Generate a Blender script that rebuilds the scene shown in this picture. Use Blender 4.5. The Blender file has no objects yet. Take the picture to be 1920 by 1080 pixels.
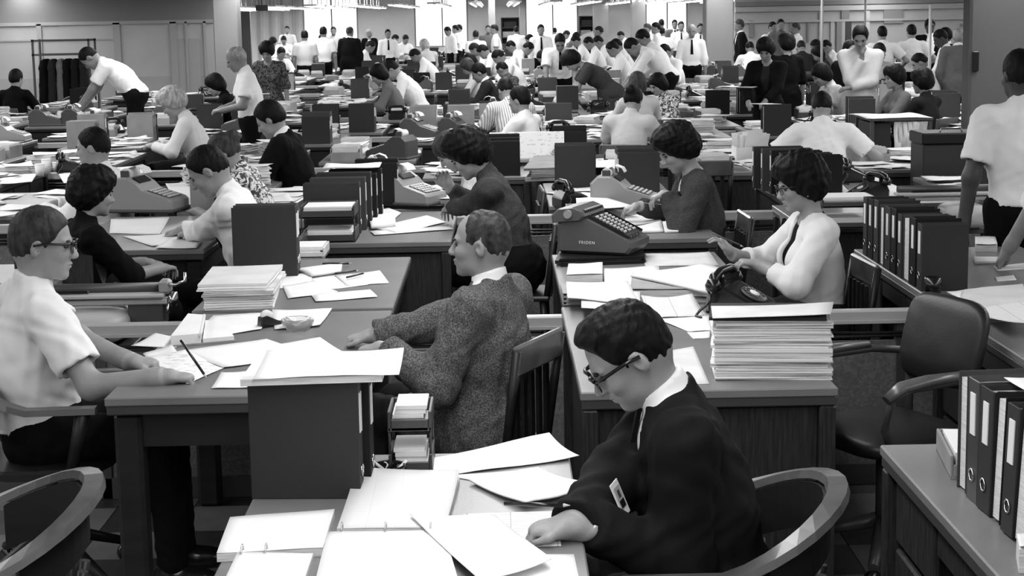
import bpy, bmesh, math, random
import numpy as np
from math import sin, cos, pi, radians, degrees, sqrt, atan2
from mathutils import Vector, Matrix

# ------------------------------------------------------------------ camera, world, light, exposure
scene = bpy.context.scene
COL = scene.collection
FPX, HC, PITCH, ROLL, CXP, CYP, YAW = 3000.0, 1.88, radians(8.0), radians(1.0), 960.0, 455.16, radians(0.428)
_fw = Vector((sin(YAW)*cos(PITCH), cos(YAW)*cos(PITCH), -sin(PITCH)))
_r0 = Vector((cos(YAW), -sin(YAW), 0)); _u0 = _r0.cross(_fw)
CR = _r0*cos(ROLL) - _u0*sin(ROLL); CU = _r0*sin(ROLL) + _u0*cos(ROLL)
cam_data = bpy.data.cameras.new('camera'); cam = bpy.data.objects.new('camera', cam_data); COL.objects.link(cam)
_m = Matrix((CR, CU, -_fw)).transposed().to_4x4(); _m.translation = (0, 0, HC); cam.matrix_world = _m
cam_data.sensor_width = 36.0; cam_data.sensor_fit = 'HORIZONTAL'
cam_data.lens = FPX/1920*36.0; cam_data.shift_y = (CYP-540)/1920; cam_data.clip_end = 300; cam_data.clip_start = 0.1
scene.camera = cam
vs = scene.view_settings
vs.view_transform = 'Standard'; vs.look = 'None'; vs.gamma = 1.0; vs.use_curve_mapping = False; vs.exposure = 0.0

world = bpy.data.worlds.new('overcast_sky'); scene.world = world; world.use_nodes = True
wb = world.node_tree.nodes['Background']; wb.inputs[0].default_value = (1, 1, 1, 1); wb.inputs[1].default_value = 1.6

CEIL = 3.3; LAMPZ = 2.62
ORD = 'first second third fourth fifth sixth seventh eighth ninth tenth eleventh twelfth thirteenth fourteenth fifteenth sixteenth seventeenth eighteenth nineteenth twentieth twenty-first twenty-second twenty-third twenty-fourth'.split()
def strip_light(x, y0, y1, watts):
    l = bpy.data.lights.new('fluorescent_light', 'AREA'); l.shape = 'RECTANGLE'; l.size = 0.5; l.size_y = y1-y0; l.energy = watts
    o = bpy.data.objects.new('fluorescent_light', l); COL.objects.link(o); o.location = (x, (y0+y1)/2, LAMPZ-0.09)
    o.visible_glossy = True
    return o
LIGHT_W = 17.2      # watts per metre of lamp row
LAMP_X = [-21, -16.8, -12.6, -8.4, -4.2, 0.0, 4.2, 8.4, 12.6, 16.8, 21]
for lx in LAMP_X:
    near = abs(lx) < 9
    for (a, b) in ((-5, 14), (14, 33), (33, 56)):
        if near or a > 20 or (abs(lx) < 13 and a > 10): strip_light(lx, a, b, LIGHT_W*(b-a)*{-5: 1.0, 14: 1.12, 33: 1.3}[a])

# ------------------------------------------------------------------ pixel (of the 1920x1080 frame) to a point of the place
def ray(u, v):
    return _fw + CR*((u-CXP)/FPX) - CU*((v-CYP)/FPX)
def PZ(u, v, z=0.75):
    d = ray(u, v); t = (z-HC)/d.z; return Vector((d.x*t, d.y*t, z))
def PY(u, v, Y):
    d = ray(u, v); t = Y/d.y; return Vector((d.x*t, Y, HC+d.z*t))

# ------------------------------------------------------------------ materials (all grey: the place is seen in black and white)
MATS = {}
def mat(name, c, rough=0.6, spec=0.3, metal=0.0, var=0.0, vscale=8.0, bump=0.0, bscale=60.0, pattern=None, c2=None, emit=0, coat=0.0, trans=0.0, stretch=None):
    if name in MATS: return MATS[name]
    m = bpy.data.materials.new(name); m.use_nodes = True; nt = m.node_tree; n = nt.nodes; L = nt.links
    b = n['Principled BSDF']
    b.inputs['Base Color'].default_value = (c, c, c, 1); b.inputs['Roughness'].default_value = rough
    b.inputs['Metallic'].default_value = metal; b.inputs['Specular IOR Level'].default_value = spec
    if coat: b.inputs['Coat Weight'].default_value = coat
    if trans: b.inputs['Transmission Weight'].default_value = trans
    tc = n.new('ShaderNodeTexCoord'); vec = tc.outputs['Object']
    if stretch:
        mp = n.new('ShaderNodeMapping'); mp.inputs['Scale'].default_value = stretch; L.new(vec, mp.inputs[0]); vec = mp.outputs[0]
    def ramp(fac, a, b_, p0=0.35, p1=0.65, inter='LINEAR'):
        r = n.new('ShaderNodeValToRGB'); r.color_ramp.interpolation = inter
        r.color_ramp.elements[0].position = p0; r.color_ramp.elements[1].position = p1
        r.color_ramp.elements[0].color = (a, a, a, 1); r.color_ramp.elements[1].color = (b_, b_, b_, 1)
        L.new(fac, r.inputs[0]); L.new(r.outputs[0], b.inputs['Base Color']); return r
    if pattern == 'speckle':
        t = n.new('ShaderNodeTexNoise'); t.inputs['Scale'].default_value = vscale; t.inputs['Detail'].default_value = 3; L.new(vec, t.inputs[0])
        ramp(t.outputs['Fac'], c, c2, 0.4, 0.66)
    elif pattern == 'floral':
        t = n.new('ShaderNodeTexNoise'); t.inputs['Scale'].default_value = vscale; t.inputs['Detail'].default_value = 2.5; t.inputs['Distortion'].default_value = 1.5; L.new(vec, t.inputs[0])
        ramp(t.outputs['Fac'], c, c2, 0.46, 0.54)
    elif pattern == 'stripe':
        t = n.new('ShaderNodeTexWave'); t.inputs['Scale'].default_value = vscale; t.bands_direction = 'Y'; L.new(vec, t.inputs[0])
        ramp(t.outputs['Fac'], c, c2, 0.4, 0.6)
    elif pattern == 'lines':
        t = n.new('ShaderNodeTexBrick'); t.inputs['Scale'].default_value = vscale; t.inputs['Mortar Size'].default_value = 0.012; t.offset = 0
        t.inputs['Color1'].default_value = t.inputs['Color2'].default_value = (c, c, c, 1); t.inputs['Mortar'].default_value = (c2, c2, c2, 1)
        t.inputs['Brick Width'].default_value = 0.9; t.inputs['Row Height'].default_value = 0.16; L.new(vec, t.inputs[0]); L.new(t.outputs['Color'], b.inputs['Base Color'])
    elif pattern == 'script':
        t = n.new('ShaderNodeTexNoise'); t.inputs['Scale'].default_value = vscale; t.inputs['Detail'].default_value = 2; L.new(vec, t.inputs[0])
        r1 = n.new('ShaderNodeMath'); r1.operation = 'GREATER_THAN'; r1.inputs[1].default_value = 0.62; L.new(t.outputs['Fac'], r1.inputs[0])
        mx = n.new('ShaderNodeMix'); mx.data_type = 'RGBA'; mx.inputs['A'].default_value = (c, c, c, 1); mx.inputs['B'].default_value = (c2, c2, c2, 1)
        L.new(r1.outputs[0], mx.inputs['Factor']); L.new(mx.outputs['Result'], b.inputs['Base Color'])
    elif var:
        t = n.new('ShaderNodeTexNoise'); t.inputs['Scale'].default_value = vscale; t.inputs['Detail'].default_value = 4; L.new(vec, t.inputs[0])
        ramp(t.outputs['Fac'], c*(1-var), min(0.95, c*(1+var)), 0.3, 0.7)
    if bump:
        t2 = n.new('ShaderNodeTexNoise'); t2.inputs['Scale'].default_value = bscale; t2.inputs['Detail'].default_value = 3; L.new(vec, t2.inputs[0])
        bp = n.new('ShaderNodeBump'); bp.inputs['Strength'].default_value = bump; bp.inputs['Distance'].default_value = 0.01
        L.new(t2.outputs['Fac'], bp.inputs['Height']); L.new(bp.outputs[0], b.inputs['Normal'])
    if emit:
        b.inputs['Emission Color'].default_value = (1, 1, 1, 1); b.inputs['Emission Strength'].default_value = emit
    MATS[name] = m
    return m

M_PAPER = mat('paper', 0.74, 0.75, 0.1, var=0.04, vscale=5)
M_PAPER2 = mat('paper_aged', 0.6, 0.8, 0.1, var=0.1, vscale=6)
M_PAGE = mat('notebook_page', 0.66, 0.75, 0.1, pattern='lines', c2=0.58, vscale=14)
M_GREYPAPER = mat('paper_grey', 0.34, 0.8, 0.1, var=0.1, vscale=6)
M_FORM = mat('printed_form', 0.76, 0.75, 0.1, pattern='lines', c2=0.40, vscale=9)
M_SCRIPT = mat('handwritten_sheet', 0.8, 0.75, 0.1, pattern='script', c2=0.5, vscale=70, stretch=(0.35, 1.3, 1))
M_EDGE = mat('page_edges', 0.6, 0.85, 0.1, var=0.25, vscale=30, stretch=(0.4, 0.4, 14))
M_TOP = mat('desk_linoleum', 0.17, 0.36, 0.45, var=0.12, vscale=3, bump=0.04, bscale=160)
M_TRIM = mat('desk_edge', 0.05, 0.35, 0.5)
M_WOOD = mat('dark_wood', 0.012, 0.45, 0.35, var=0.35, vscale=3, stretch=(1, 1, 7))
M_WOODG = mat('grained_wood', 0.022, 0.4, 0.4, var=0.5, vscale=14, stretch=(8, 8, 0.7))
M_ARM = mat('polished_wood', 0.085, 0.3, 0.5, var=0.3, vscale=9)
M_STEEL = mat('grey_steel', 0.05, 0.4, 0.5)
M_CHROME = mat('chrome', 0.6, 0.2, 0.5, metal=1.0)
M_BLACK = mat('black_plastic', 0.008, 0.22, 0.5)
M_VINYL = mat('dark_vinyl', 0.012, 0.42, 0.4, bump=0.05, bscale=90)
M_BIND = mat('binder_cloth', 0.028, 0.6, 0.25, bump=0.06, bscale=220)
M_BIND2 = mat('binder_black', 0.006, 0.55, 0.25, bump=0.06, bscale=220)
M_BIND3 = mat('binder_grey', 0.048, 0.6, 0.25, bump=0.06, bscale=220)
M_TAG = mat('label_paper', 0.7, 0.7, 0.1)
M_MACH = mat('machine_enamel', 0.26, 0.42, 0.45, bump=0.05, bscale=300)
M_MACHD = mat('machine_dark', 0.075, 0.42, 0.45, bump=0.05, bscale=300)
M_MACHL = mat('machine_pale', 0.40, 0.42, 0.45, bump=0.05, bscale=300)
M_KEY = mat('key_light', 0.5, 0.4, 0.4)
M_KEYD = mat('key_dark', 0.02, 0.35, 0.4)
M_CARD = mat('cardboard', 0.26, 0.85, 0.1, var=0.15, vscale=5)
M_PANEL = mat('partition_panel', 0.115, 0.7, 0.2, pattern='speckle', c2=0.17, vscale=90)
M_RAIL = mat('partition_rail', 0.34, 0.4, 0.4)
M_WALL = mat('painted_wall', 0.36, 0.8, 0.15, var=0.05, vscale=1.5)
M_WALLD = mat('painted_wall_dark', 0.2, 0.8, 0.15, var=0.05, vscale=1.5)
M_COLSHADE = mat('painted_column_shaded', 0.11, 0.8, 0.15, var=0.05, vscale=2)  # column paint darkened to stand for shade on its side away from windows
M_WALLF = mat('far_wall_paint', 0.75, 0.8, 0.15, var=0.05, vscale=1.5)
M_COLM = mat('painted_column', 0.27, 0.8, 0.15, var=0.05, vscale=2)
M_CEIL = mat('ceiling_tile', 0.5, 0.9, 0.1)
M_LAMP = mat('lamp_tube', 0.9, 0.5, 0.1, emit=12.0)
M_LAMPH = mat('lamp_housing', 0.55, 0.5, 0.3)
M_GLASSY = mat('frosted_glass_panel', 0.42, 0.3, 0.5, var=0.06, vscale=2)
M_PANE = mat('window_pane', 1.0, 0.02, 0.5, trans=1.0)
M_PANE.node_tree.nodes['Principled BSDF'].inputs['IOR'].default_value = 1.05
M_ASHG = mat('clear_glass', 0.9, 0.05, 0.5, trans=0.85)
M_ASHD = mat('dark_glass', 0.006, 0.06, 0.6)
M_TILE_D = mat('floor_tile_dark', 0.035, 0.4, 0.4, var=0.3, vscale=9)
M_TILE_L = mat('floor_tile_light', 0.16, 0.4, 0.4, var=0.15, vscale=9)
M_TILE_M = mat('floor_tile_mid', 0.085, 0.4, 0.4, var=0.2, vscale=9)
M_FLOOR = mat('floor_vinyl', 0.07, 0.45, 0.4, var=0.4, vscale=2)
M_SKIN = mat('skin', 0.275, 0.5, 0.35, var=0.10, vscale=14, bump=0.05, bscale=170)
M_SKIN2 = mat('skin_tanned', 0.20, 0.5, 0.35, var=0.10, vscale=14, bump=0.05, bscale=170)
M_SKIN3 = mat('skin_dark_shaded', 0.055, 0.5, 0.35, var=0.12, vscale=14)  # dark skin tone; on the standing man at right it paints in shading
M_HAIR = mat('hair_black', 0.004, 0.6, 0.15, bump=0.6, bscale=60, var=0.6, vscale=40, stretch=(1, 1, 0.35))
M_HAIRB = mat('hair_brown', 0.012, 0.6, 0.15, bump=0.6, bscale=60, var=0.6, vscale=40, stretch=(1, 1, 0.35))
M_HAIRS = mat('hair_sandy', 0.038, 0.6, 0.2, bump=0.6, bscale=60, var=0.6, vscale=40, stretch=(1, 1, 0.35))
M_HAIRG = mat('hair_grey', 0.3, 0.55, 0.3, bump=0.6, bscale=60, var=0.3, vscale=40, stretch=(1, 1, 0.35))
M_HAIRF = mat('hair_fair', 0.33, 0.5, 0.3, bump=0.6, bscale=60, var=0.4, vscale=40, stretch=(1, 1, 0.35))
M_SHIRT = mat('white_shirt', 0.78, 0.8, 0.1, bump=0.25, bscale=11)
M_SHIRT2 = mat('pale_shirt', 0.52, 0.8, 0.1, bump=0.25, bscale=11)
M_GREYC = mat('grey_cloth', 0.12, 0.85, 0.1, bump=0.25, bscale=11)
M_DARKC = mat('charcoal_cloth', 0.017, 0.85, 0.1, bump=0.3, bscale=11)
M_BLACKC = mat('black_cloth', 0.004, 0.9, 0.1, bump=0.25, bscale=11)
M_SUIT = mat('black_suit', 0.007, 0.85, 0.12, bump=0.35, bscale=9)
M_TWEED = mat('tweed_cloth', 0.05, 0.9, 0.08, pattern='speckle', c2=0.17, vscale=190, bump=0.25, bscale=9)
M_KNIT = mat('dark_knit', 0.04, 0.9, 0.08, pattern='speckle', c2=0.066, vscale=160, bump=0.25, bscale=12)
M_WKNIT = mat('white_knit', 0.66, 0.9, 0.08, bump=0.3, bscale=16)
M_FLORAL = mat('floral_cloth', 0.06, 0.85, 0.1, pattern='floral', c2=0.7, vscale=26)
M_FLORALD = mat('dark_print_cloth', 0.02, 0.85, 0.1, pattern='floral', c2=0.11, vscale=30)
M_STRIPE = mat('striped_cloth', 0.75, 0.85, 0.1, pattern='stripe', c2=0.35, vscale=14)
M_CHECK = mat('fine_check_cloth', 0.62, 0.85, 0.1, pattern='speckle', c2=0.42, vscale=120, bump=0.25, bscale=11)
M_EYE = mat('eye', 0.03, 0.2, 0.5)
M_LIP = mat('lip', 0.2, 0.5, 0.3)
M_LENS = mat('spectacle_lens', 0.9, 0.03, 0.5, trans=1.0)
M_LENS.node_tree.nodes['Principled BSDF'].inputs['IOR'].default_value = 1.02

# ------------------------------------------------------------------ mesh helpers
def link(name, me, material=None, parent=None, loc=None, rz=None):
    o = bpy.data.objects.new(name, me); COL.objects.link(o)
    if material is not None:
        if not me.materials: me.materials.append(material)
        elif me.materials[0] is not material:
            o.material_slots[0].link = 'OBJECT'; o.material_slots[0].material = material
    if parent is not None: o.parent = parent
    if loc is not None: o.location = loc
    if rz is not None: o.rotation_euler = (0, 0, rz)
    return o
def tag(o, label, cat, group=None, kind=None):
    o['label'] = label; o['category'] = cat
    if group: o['group'] = group
    if kind: o['kind'] = kind
    return o
def struct(o):
    o['kind'] = 'structure'; return o
def empty(name, loc, rz=0, label=None, cat=None, group=None):
    o = bpy.data.objects.new(name, None); COL.objects.link(o); o.location = loc; o.rotation_euler = (0, 0, rz); o.empty_display_size = 0.05
    if label: tag(o, label, cat, group)
    return o
def copy_tree(o, parent=None):
    c = o.copy(); COL.objects.link(c); c.parent = parent
    for ch in list(o.children): copy_tree(ch, c)
    return c

class MB:
    def __init__(s): s.v = []; s.f = []; s.sm = []
    def add(s, v, f, smooth=False):
        k = len(s.v); s.v += [tuple(p) for p in v]; s.f += [[i+k for i in q] for q in f]; s.sm += [smooth]*len(f); return s
    def box(s, c, d, ch=0.0, M=None):
        x, y, z = d[0]/2, d[1]/2, d[2]/2
        if ch <= 0:
            v = [(sx*x, sy*y, sz*z) for sx in (-1, 1) for sy in (-1, 1) for sz in (-1, 1)]
            f = [(0, 1, 3, 2), (4, 6, 7, 5), (0, 4, 5, 1), (2, 3, 7, 6), (0, 2, 6, 4), (1, 5, 7, 3)]
        else:
            ch = min(ch, x*.9, y*.9, z*.9); v = []; f = []; idx = {}
            for sx in (-1, 1):
                for sy in (-1, 1):
                    for sz in (-1, 1):
                        for a in range(3):
                            p = [sx*(x-ch), sy*(y-ch), sz*(z-ch)]; p[a] = (sx*x, sy*y, sz*z)[a]
                            idx[sx, sy, sz, a] = len(v); v.append(tuple(p))
            for a in range(3):
                b_, c_ = (a+1) % 3, (a+2) % 3
                for sg in (-1, 1):
                    q = []
                    for (t, w) in ((-1, -1), (1, -1), (1, 1), (-1, 1)):
                        k = [0, 0, 0]; k[a] = sg; k[b_] = t; k[c_] = w; q.append(idx[k[0], k[1], k[2], a])
                    f.append(q if sg > 0 else q[::-1])
                for t in (-1, 1):
                    for w in (-1, 1):
                        k0 = [0, 0, 0]; k1 = [0, 0, 0]; k0[a] = -1; k1[a] = 1; k0[b_] = k1[b_] = t; k0[c_] = k1[c_] = w
                        q = [idx[(*k0, b_)], idx[(*k1, b_)], idx[(*k1, c_)], idx[(*k0, c_)]]
                        f.append(q if t*w < 0 else q[::-1])
            for sx in (-1, 1):
                for sy in (-1, 1):
                    for sz in (-1, 1):
                        q = [idx[sx, sy, sz, 0], idx[sx, sy, sz, 1], idx[sx, sy, sz, 2]]
                        f.append(q if sx*sy*sz > 0 else q[::-1])
        if M is not None: v = [M @ Vector(p) for p in v]
        return s.add([(p[0]+c[0], p[1]+c[1], p[2]+c[2]) for p in v], f)
    def tube(s, pts, r, n=8, flat=1.0, cap=True):
        pts = [Vector(p) for p in pts]; rs = r if isinstance(r, (list, tuple)) else [r]*len(pts); V = []; F = []
        up = Vector((0, 0, 1))
        for i, p in enumerate(pts):
            t = (pts[min(i+1, len(pts)-1)]-pts[max(i-1, 0)]).normalized()
            a = up.cross(t)
            if a.length < 1e-3: a = Vector((1, 0, 0)).cross(t)
            a.normalize(); b = t.cross(a)
            for k in range(n):
                w = 2*pi*k/n; V.append(p+a*(cos(w)*rs[i])+b*(sin(w)*rs[i]*flat))
        for i in range(len(pts)-1):
            for k in range(n):
                F.append((i*n+k, i*n+(k+1) % n, (i+1)*n+(k+1) % n, (i+1)*n+k))
        s.add(V, F, True)
        if cap:
            k0 = len(s.v)-len(V); m = (len(pts)-1)*n
            s.f.append([k0+i for i in range(n)][::-1]); s.sm.append(False); s.f.append([k0+m+i for i in range(n)]); s.sm.append(False)
        return s
    def lathe(s, prof, n=20, c=(0, 0, 0), M=None):
        V = []; F = []
        for (r, z) in prof:
            for k in range(n):
                w = 2*pi*k/n; p = Vector((r*cos(w), r*sin(w), z)); p = M @ p if M else p; V.append(p+Vector(c))
        for i in range(len(prof)-1):
            for k in range(n): F.append((i*n+k, i*n+(k+1) % n, (i+1)*n+(k+1) % n, (i+1)*n+k))
        s.add(V, F, True)
        k0 = len(s.v)-len(V); m = (len(prof)-1)*n
        s.f.append([k0+i for i in range(n)][::-1]); s.sm.append(False); s.f.append([k0+m+i for i in range(n)]); s.sm.append(False)
        return s
    def prism(s, out, y0, y1, inset=0.0):
        # outline in (x, z), counter-clockwise seen from -Y, extruded along Y; ends slightly inset to soften the edge
        n = len(out); cx = sum(p[0] for p in out)/n; cz = sum(p[1] for p in out)/n
        def ring(y, k): return [(cx+(p[0]-cx)*k, y, cz+(p[1]-cz)*k) for p in out]
        if inset:
            k = 1-inset/max(1e-4, 0.5*(max(p[0] for p in out)-min(p[0] for p in out)))
            rs = [ring(y0, k), ring(y0+inset, 1), ring(y1-inset, 1), ring(y1, k)]
        else: rs = [ring(y0, 1), ring(y1, 1)]
        V = [p for r in rs for p in r]; F = [list(range(n))]
        for i in range(len(rs)-1):
            for k in range(n): F.append((i*n+k, (i+1)*n+k, (i+1)*n+(k+1) % n, i*n+(k+1) % n))
        F.append([(len(rs)-1)*n+k for k in range(n)][::-1])
        return s.add(V, F)
    def mesh(s, name):
        me = bpy.data.meshes.new(name); me.from_pydata(s.v, [], s.f); me.polygons.foreach_set('use_smooth', s.sm)
        bm = bmesh.new(); bm.from_mesh(me); bmesh.ops.recalc_face_normals(bm, faces=bm.faces); bm.to_mesh(me); bm.free()
        me.update(); return me
    def build(s, name, material, parent=None, loc=None, rz=None): return link(name, s.mesh(name), material, parent, loc, rz)
# ------------------------------------------------------------------ smooth continuous bodies: signed distance shapes polygonised by surface nets
A = lambda *p: np.array(p, float)
def nrm(v): v = np.asarray(v, float); return v/max(1e-9, np.linalg.norm(v))
def cap(a, b, r1, r2=None, k=0.02, clip=None): return ('c', A(*a), A(*b), r1, r1 if r2 is None else r2, k, clip)
def ell(c, r, R=None, k=0.02, clip=None): return ('e', A(*c), np.eye(3) if R is None else np.asarray(R), A(*r), k, clip)
def _prim(p, X):
    if p[0] == 'c':
        a, b, r1, r2 = p[1], p[2], p[3], p[4]; ba = b-a; q = X-a
        t = np.clip(q@ba/max(1e-9, ba@ba), 0, 1)
        w = q-t[:, None]*ba
        d = np.sqrt(np.einsum('ij,ij->i', w, w))-(r1+(r2-r1)*t)
    else:
        q = (X-p[1])@p[2].T; r = p[3]
        k0 = np.sqrt(((q/r)**2).sum(1)); k1 = np.sqrt(((q/(r*r))**2).sum(1))
        d = k0*(k0-1)/np.maximum(k1, 1e-6)
    if p[6-(p[0] == 'e')] is not None:
        for (c, n) in p[6-(p[0] == 'e')]: d = np.maximum(d, (X-c)@n)
    return d
def sdf_eval(pos, X, neg=(), clips=(), noise=0.0, nscale=1.0, seed=0, post=()):
    d = None; w = 0.0
    for p in pos:
        e = _prim(p, X); k = p[5] if p[0] == 'c' else p[4]
        if d is None: d = e
        else:
            h = np.maximum(k-np.abs(d-e), 0)/max(k, 1e-6); d = np.minimum(d, e)-h*h*k*0.25
    if noise:
        s = nscale; x, y, z = X[:, 0]*s, X[:, 1]*s, X[:, 2]*s
        w = np.sin(31*x+17*z+9*np.sin(13*y+seed)+seed)+np.sin(27*y-23*z+7*np.sin(19*x)+2*seed)+0.8*np.sin(47*x+39*y+21*z+5*np.sin(23*z+seed))+0.5*np.sin(71*z-53*y+33*x)
        d = d+noise*0.4*w
    for p in neg:
        e = -_prim(p, X); k = p[5] if p[0] == 'c' else p[4]
        h = np.maximum(k-np.abs(d-e), 0)/max(k, 1e-6); d = np.maximum(d, e)+h*h*k*0.25
    for p in post:
        e = _prim(p, X)+noise*0.4*w; k = p[5] if p[0] == 'c' else p[4]; h = np.maximum(k-np.abs(d-e), 0)/max(k, 1e-6); d = np.minimum(d, e)-h*h*k*0.25
    for (c, n) in clips: d = np.maximum(d, (X-c)@n)
    return d
def bounds(pos):
    lo = np.full(3, 9e9); hi = -lo
    for p in pos:
        if p[0] == 'c':
            r = max(p[3], p[4]); lo = np.minimum(lo, np.minimum(p[1], p[2])-r); hi = np.maximum(hi, np.maximum(p[1], p[2])+r)
        else:
            r = p[3].max(); lo = np.minimum(lo, p[1]-r); hi = np.maximum(hi, p[1]+r)
    return lo, hi
def sdf_mesh(name, pos, h, neg=(), clips=(), noise=0.0, nscale=1.0, seed=0, post=()):
    post = list(post); npos = len(pos); lo, hi = bounds(list(pos)+post); lo = lo-3*h-noise; hi = hi+3*h+noise
    fn = lambda X: sdf_eval(pos, X, neg, clips, noise, nscale, seed, post)
    nc = np.ceil((hi-lo)/(4*h)).astype(int)+1
    ci = np.stack(np.meshgrid(*[np.arange(n) for n in nc], indexing='ij'), -1).reshape(-1, 3)
    dc = fn(lo+(ci*4+1.5)*h)
    D = np.repeat(np.repeat(np.repeat(np.where(dc < 0, -1., 1.).reshape(nc), 4, 0), 4, 1), 4, 2).astype(np.float32)
    act = ci[np.abs(dc) < 5.2*h+noise]
    off = np.stack(np.meshgrid(*[np.arange(4)]*3, indexing='ij'), -1).reshape(-1, 3)
    fi = (act[:, None, :]*4+off[None]).reshape(-1, 3)
    sup = act//6; key = (sup[:, 0]*997+sup[:, 1])*997+sup[:, 2]; order = np.argsort(key, kind='stable'); fi = fi.reshape(-1, 64, 3)
    cutp = np.flatnonzero(np.diff(key[order]))+1
    for g in np.split(order, cutp):
        X = lo+fi[g].reshape(-1, 3)*h; c = (X.min(0)+X.max(0))/2; rho = np.linalg.norm(X.max(0)-c); c1 = c[None]
        e = np.array([_prim(p, c1)[0] for p in list(pos)+post]); keep = e < e.min()+2*rho+0.07
        pk = [p for p, kk in zip(pos, keep[:npos]) if kk] or [pos[int(np.argmin(e[:npos]))]]; qk = [p for p, kk in zip(post, keep[npos:]) if kk]
        q = fi[g].reshape(-1, 3)
        D[q[:, 0], q[:, 1], q[:, 2]] = sdf_eval(pk, X, neg, clips, noise, nscale, seed, qk)
    I = D < 0
    cnt = np.zeros(np.array(D.shape)-1, np.uint8)
    sl = lambda o, n: slice(o, n-1+o)
    for a in (0, 1):
        for b in (0, 1):
            for c in (0, 1): cnt += I[sl(a, D.shape[0]), sl(b, D.shape[1]), sl(c, D.shape[2])]
    cells = np.argwhere((cnt > 0) & (cnt < 8))
    idx = np.full(cnt.shape, -1, np.int32); idx[cells[:, 0], cells[:, 1], cells[:, 2]] = np.arange(len(cells))
    acc = np.zeros((len(cells), 3)); num = np.zeros(len(cells))
    for ax in range(3):
        o1, o2 = (ax+1) % 3, (ax+2) % 3
        for s1 in (0, 1):
            for s2 in (0, 1):
                a = cells.copy(); a[:, o1] += s1; a[:, o2] += s2; b = a.copy(); b[:, ax] += 1
                da = D[a[:, 0], a[:, 1], a[:, 2]]; db = D[b[:, 0], b[:, 1], b[:, 2]]
                m = (da < 0) != (db < 0)
                t = np.where(m, da/np.where(m, da-db, 1), 0)
                q = a.astype(float); q[:, ax] += t
                acc += np.where(m[:, None], q, 0); num += m
    V = lo+acc/num[:, None]*h
    Q = []
    for ax in range(3):
        o1, o2 = (ax+1) % 3, (ax+2) % 3
        s0 = [slice(None)]*3; s1 = [slice(None)]*3; s0[ax] = slice(0, -1); s1[ax] = slice(1, None)
        E = np.argwhere(I[tuple(s0)] != I[tuple(s1)])
        E = E[(E[:, o1] > 0) & (E[:, o2] > 0) & (E[:, o1] < cnt.shape[o1]) & (E[:, o2] < cnt.shape[o2])]
        def at(d1, d2):
            c = E.copy(); c[:, o1] -= d1; c[:, o2] -= d2; return idx[c[:, 0], c[:, 1], c[:, 2]]
        q = np.stack([at(1, 1), at(0, 1), at(0, 0), at(1, 0)], 1)
        inside = I[E[:, 0], E[:, 1], E[:, 2]]
        q[~inside] = q[~inside][:, ::-1]
        Q.append(q[(q >= 0).all(1)])
    Q = np.concatenate(Q)
    me = bpy.data.meshes.new(name)
    me.vertices.add(len(V)); me.vertices.foreach_set('co', V.astype(np.float32).ravel())
    me.loops.add(Q.size); me.loops.foreach_set('vertex_index', Q.astype(np.int32).ravel())
    me.polygons.add(len(Q)); me.polygons.foreach_set('loop_start', np.arange(0, Q.size, 4, dtype=np.int32))
    me.polygons.foreach_set('loop_total', np.full(len(Q), 4, np.int32))
    me.polygons.foreach_set('use_smooth', np.ones(len(Q), bool))
    me.update(calc_edges=True)
    return me

def rotm(yaw, pitch, roll):
    # rows: forward, left, up of a head that faces +X, yaw to the left, pitch down
    y, p, r = radians(yaw), radians(pitch), radians(roll)
    f = A(cos(y)*cos(p), sin(y)*cos(p), -sin(p)); l = A(-sin(y), cos(y), 0); u = np.cross(f, l)
    return np.stack([f, l*cos(r)+u*sin(r), u*cos(r)-l*sin(r)])

def ik(S, T, l1, l2, hint):
    v = T-S; d = min(np.linalg.norm(v), (l1+l2)*0.995); n = nrm(v)
    a = (l1*l1-l2*l2+d*d)/(2*d); hgt = sqrt(max(0, l1*l1-a*a))
    b = np.asarray(hint, float); b = nrm(b-n*(b@n))
    return S+n*a+b*hgt, S+n*d

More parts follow.
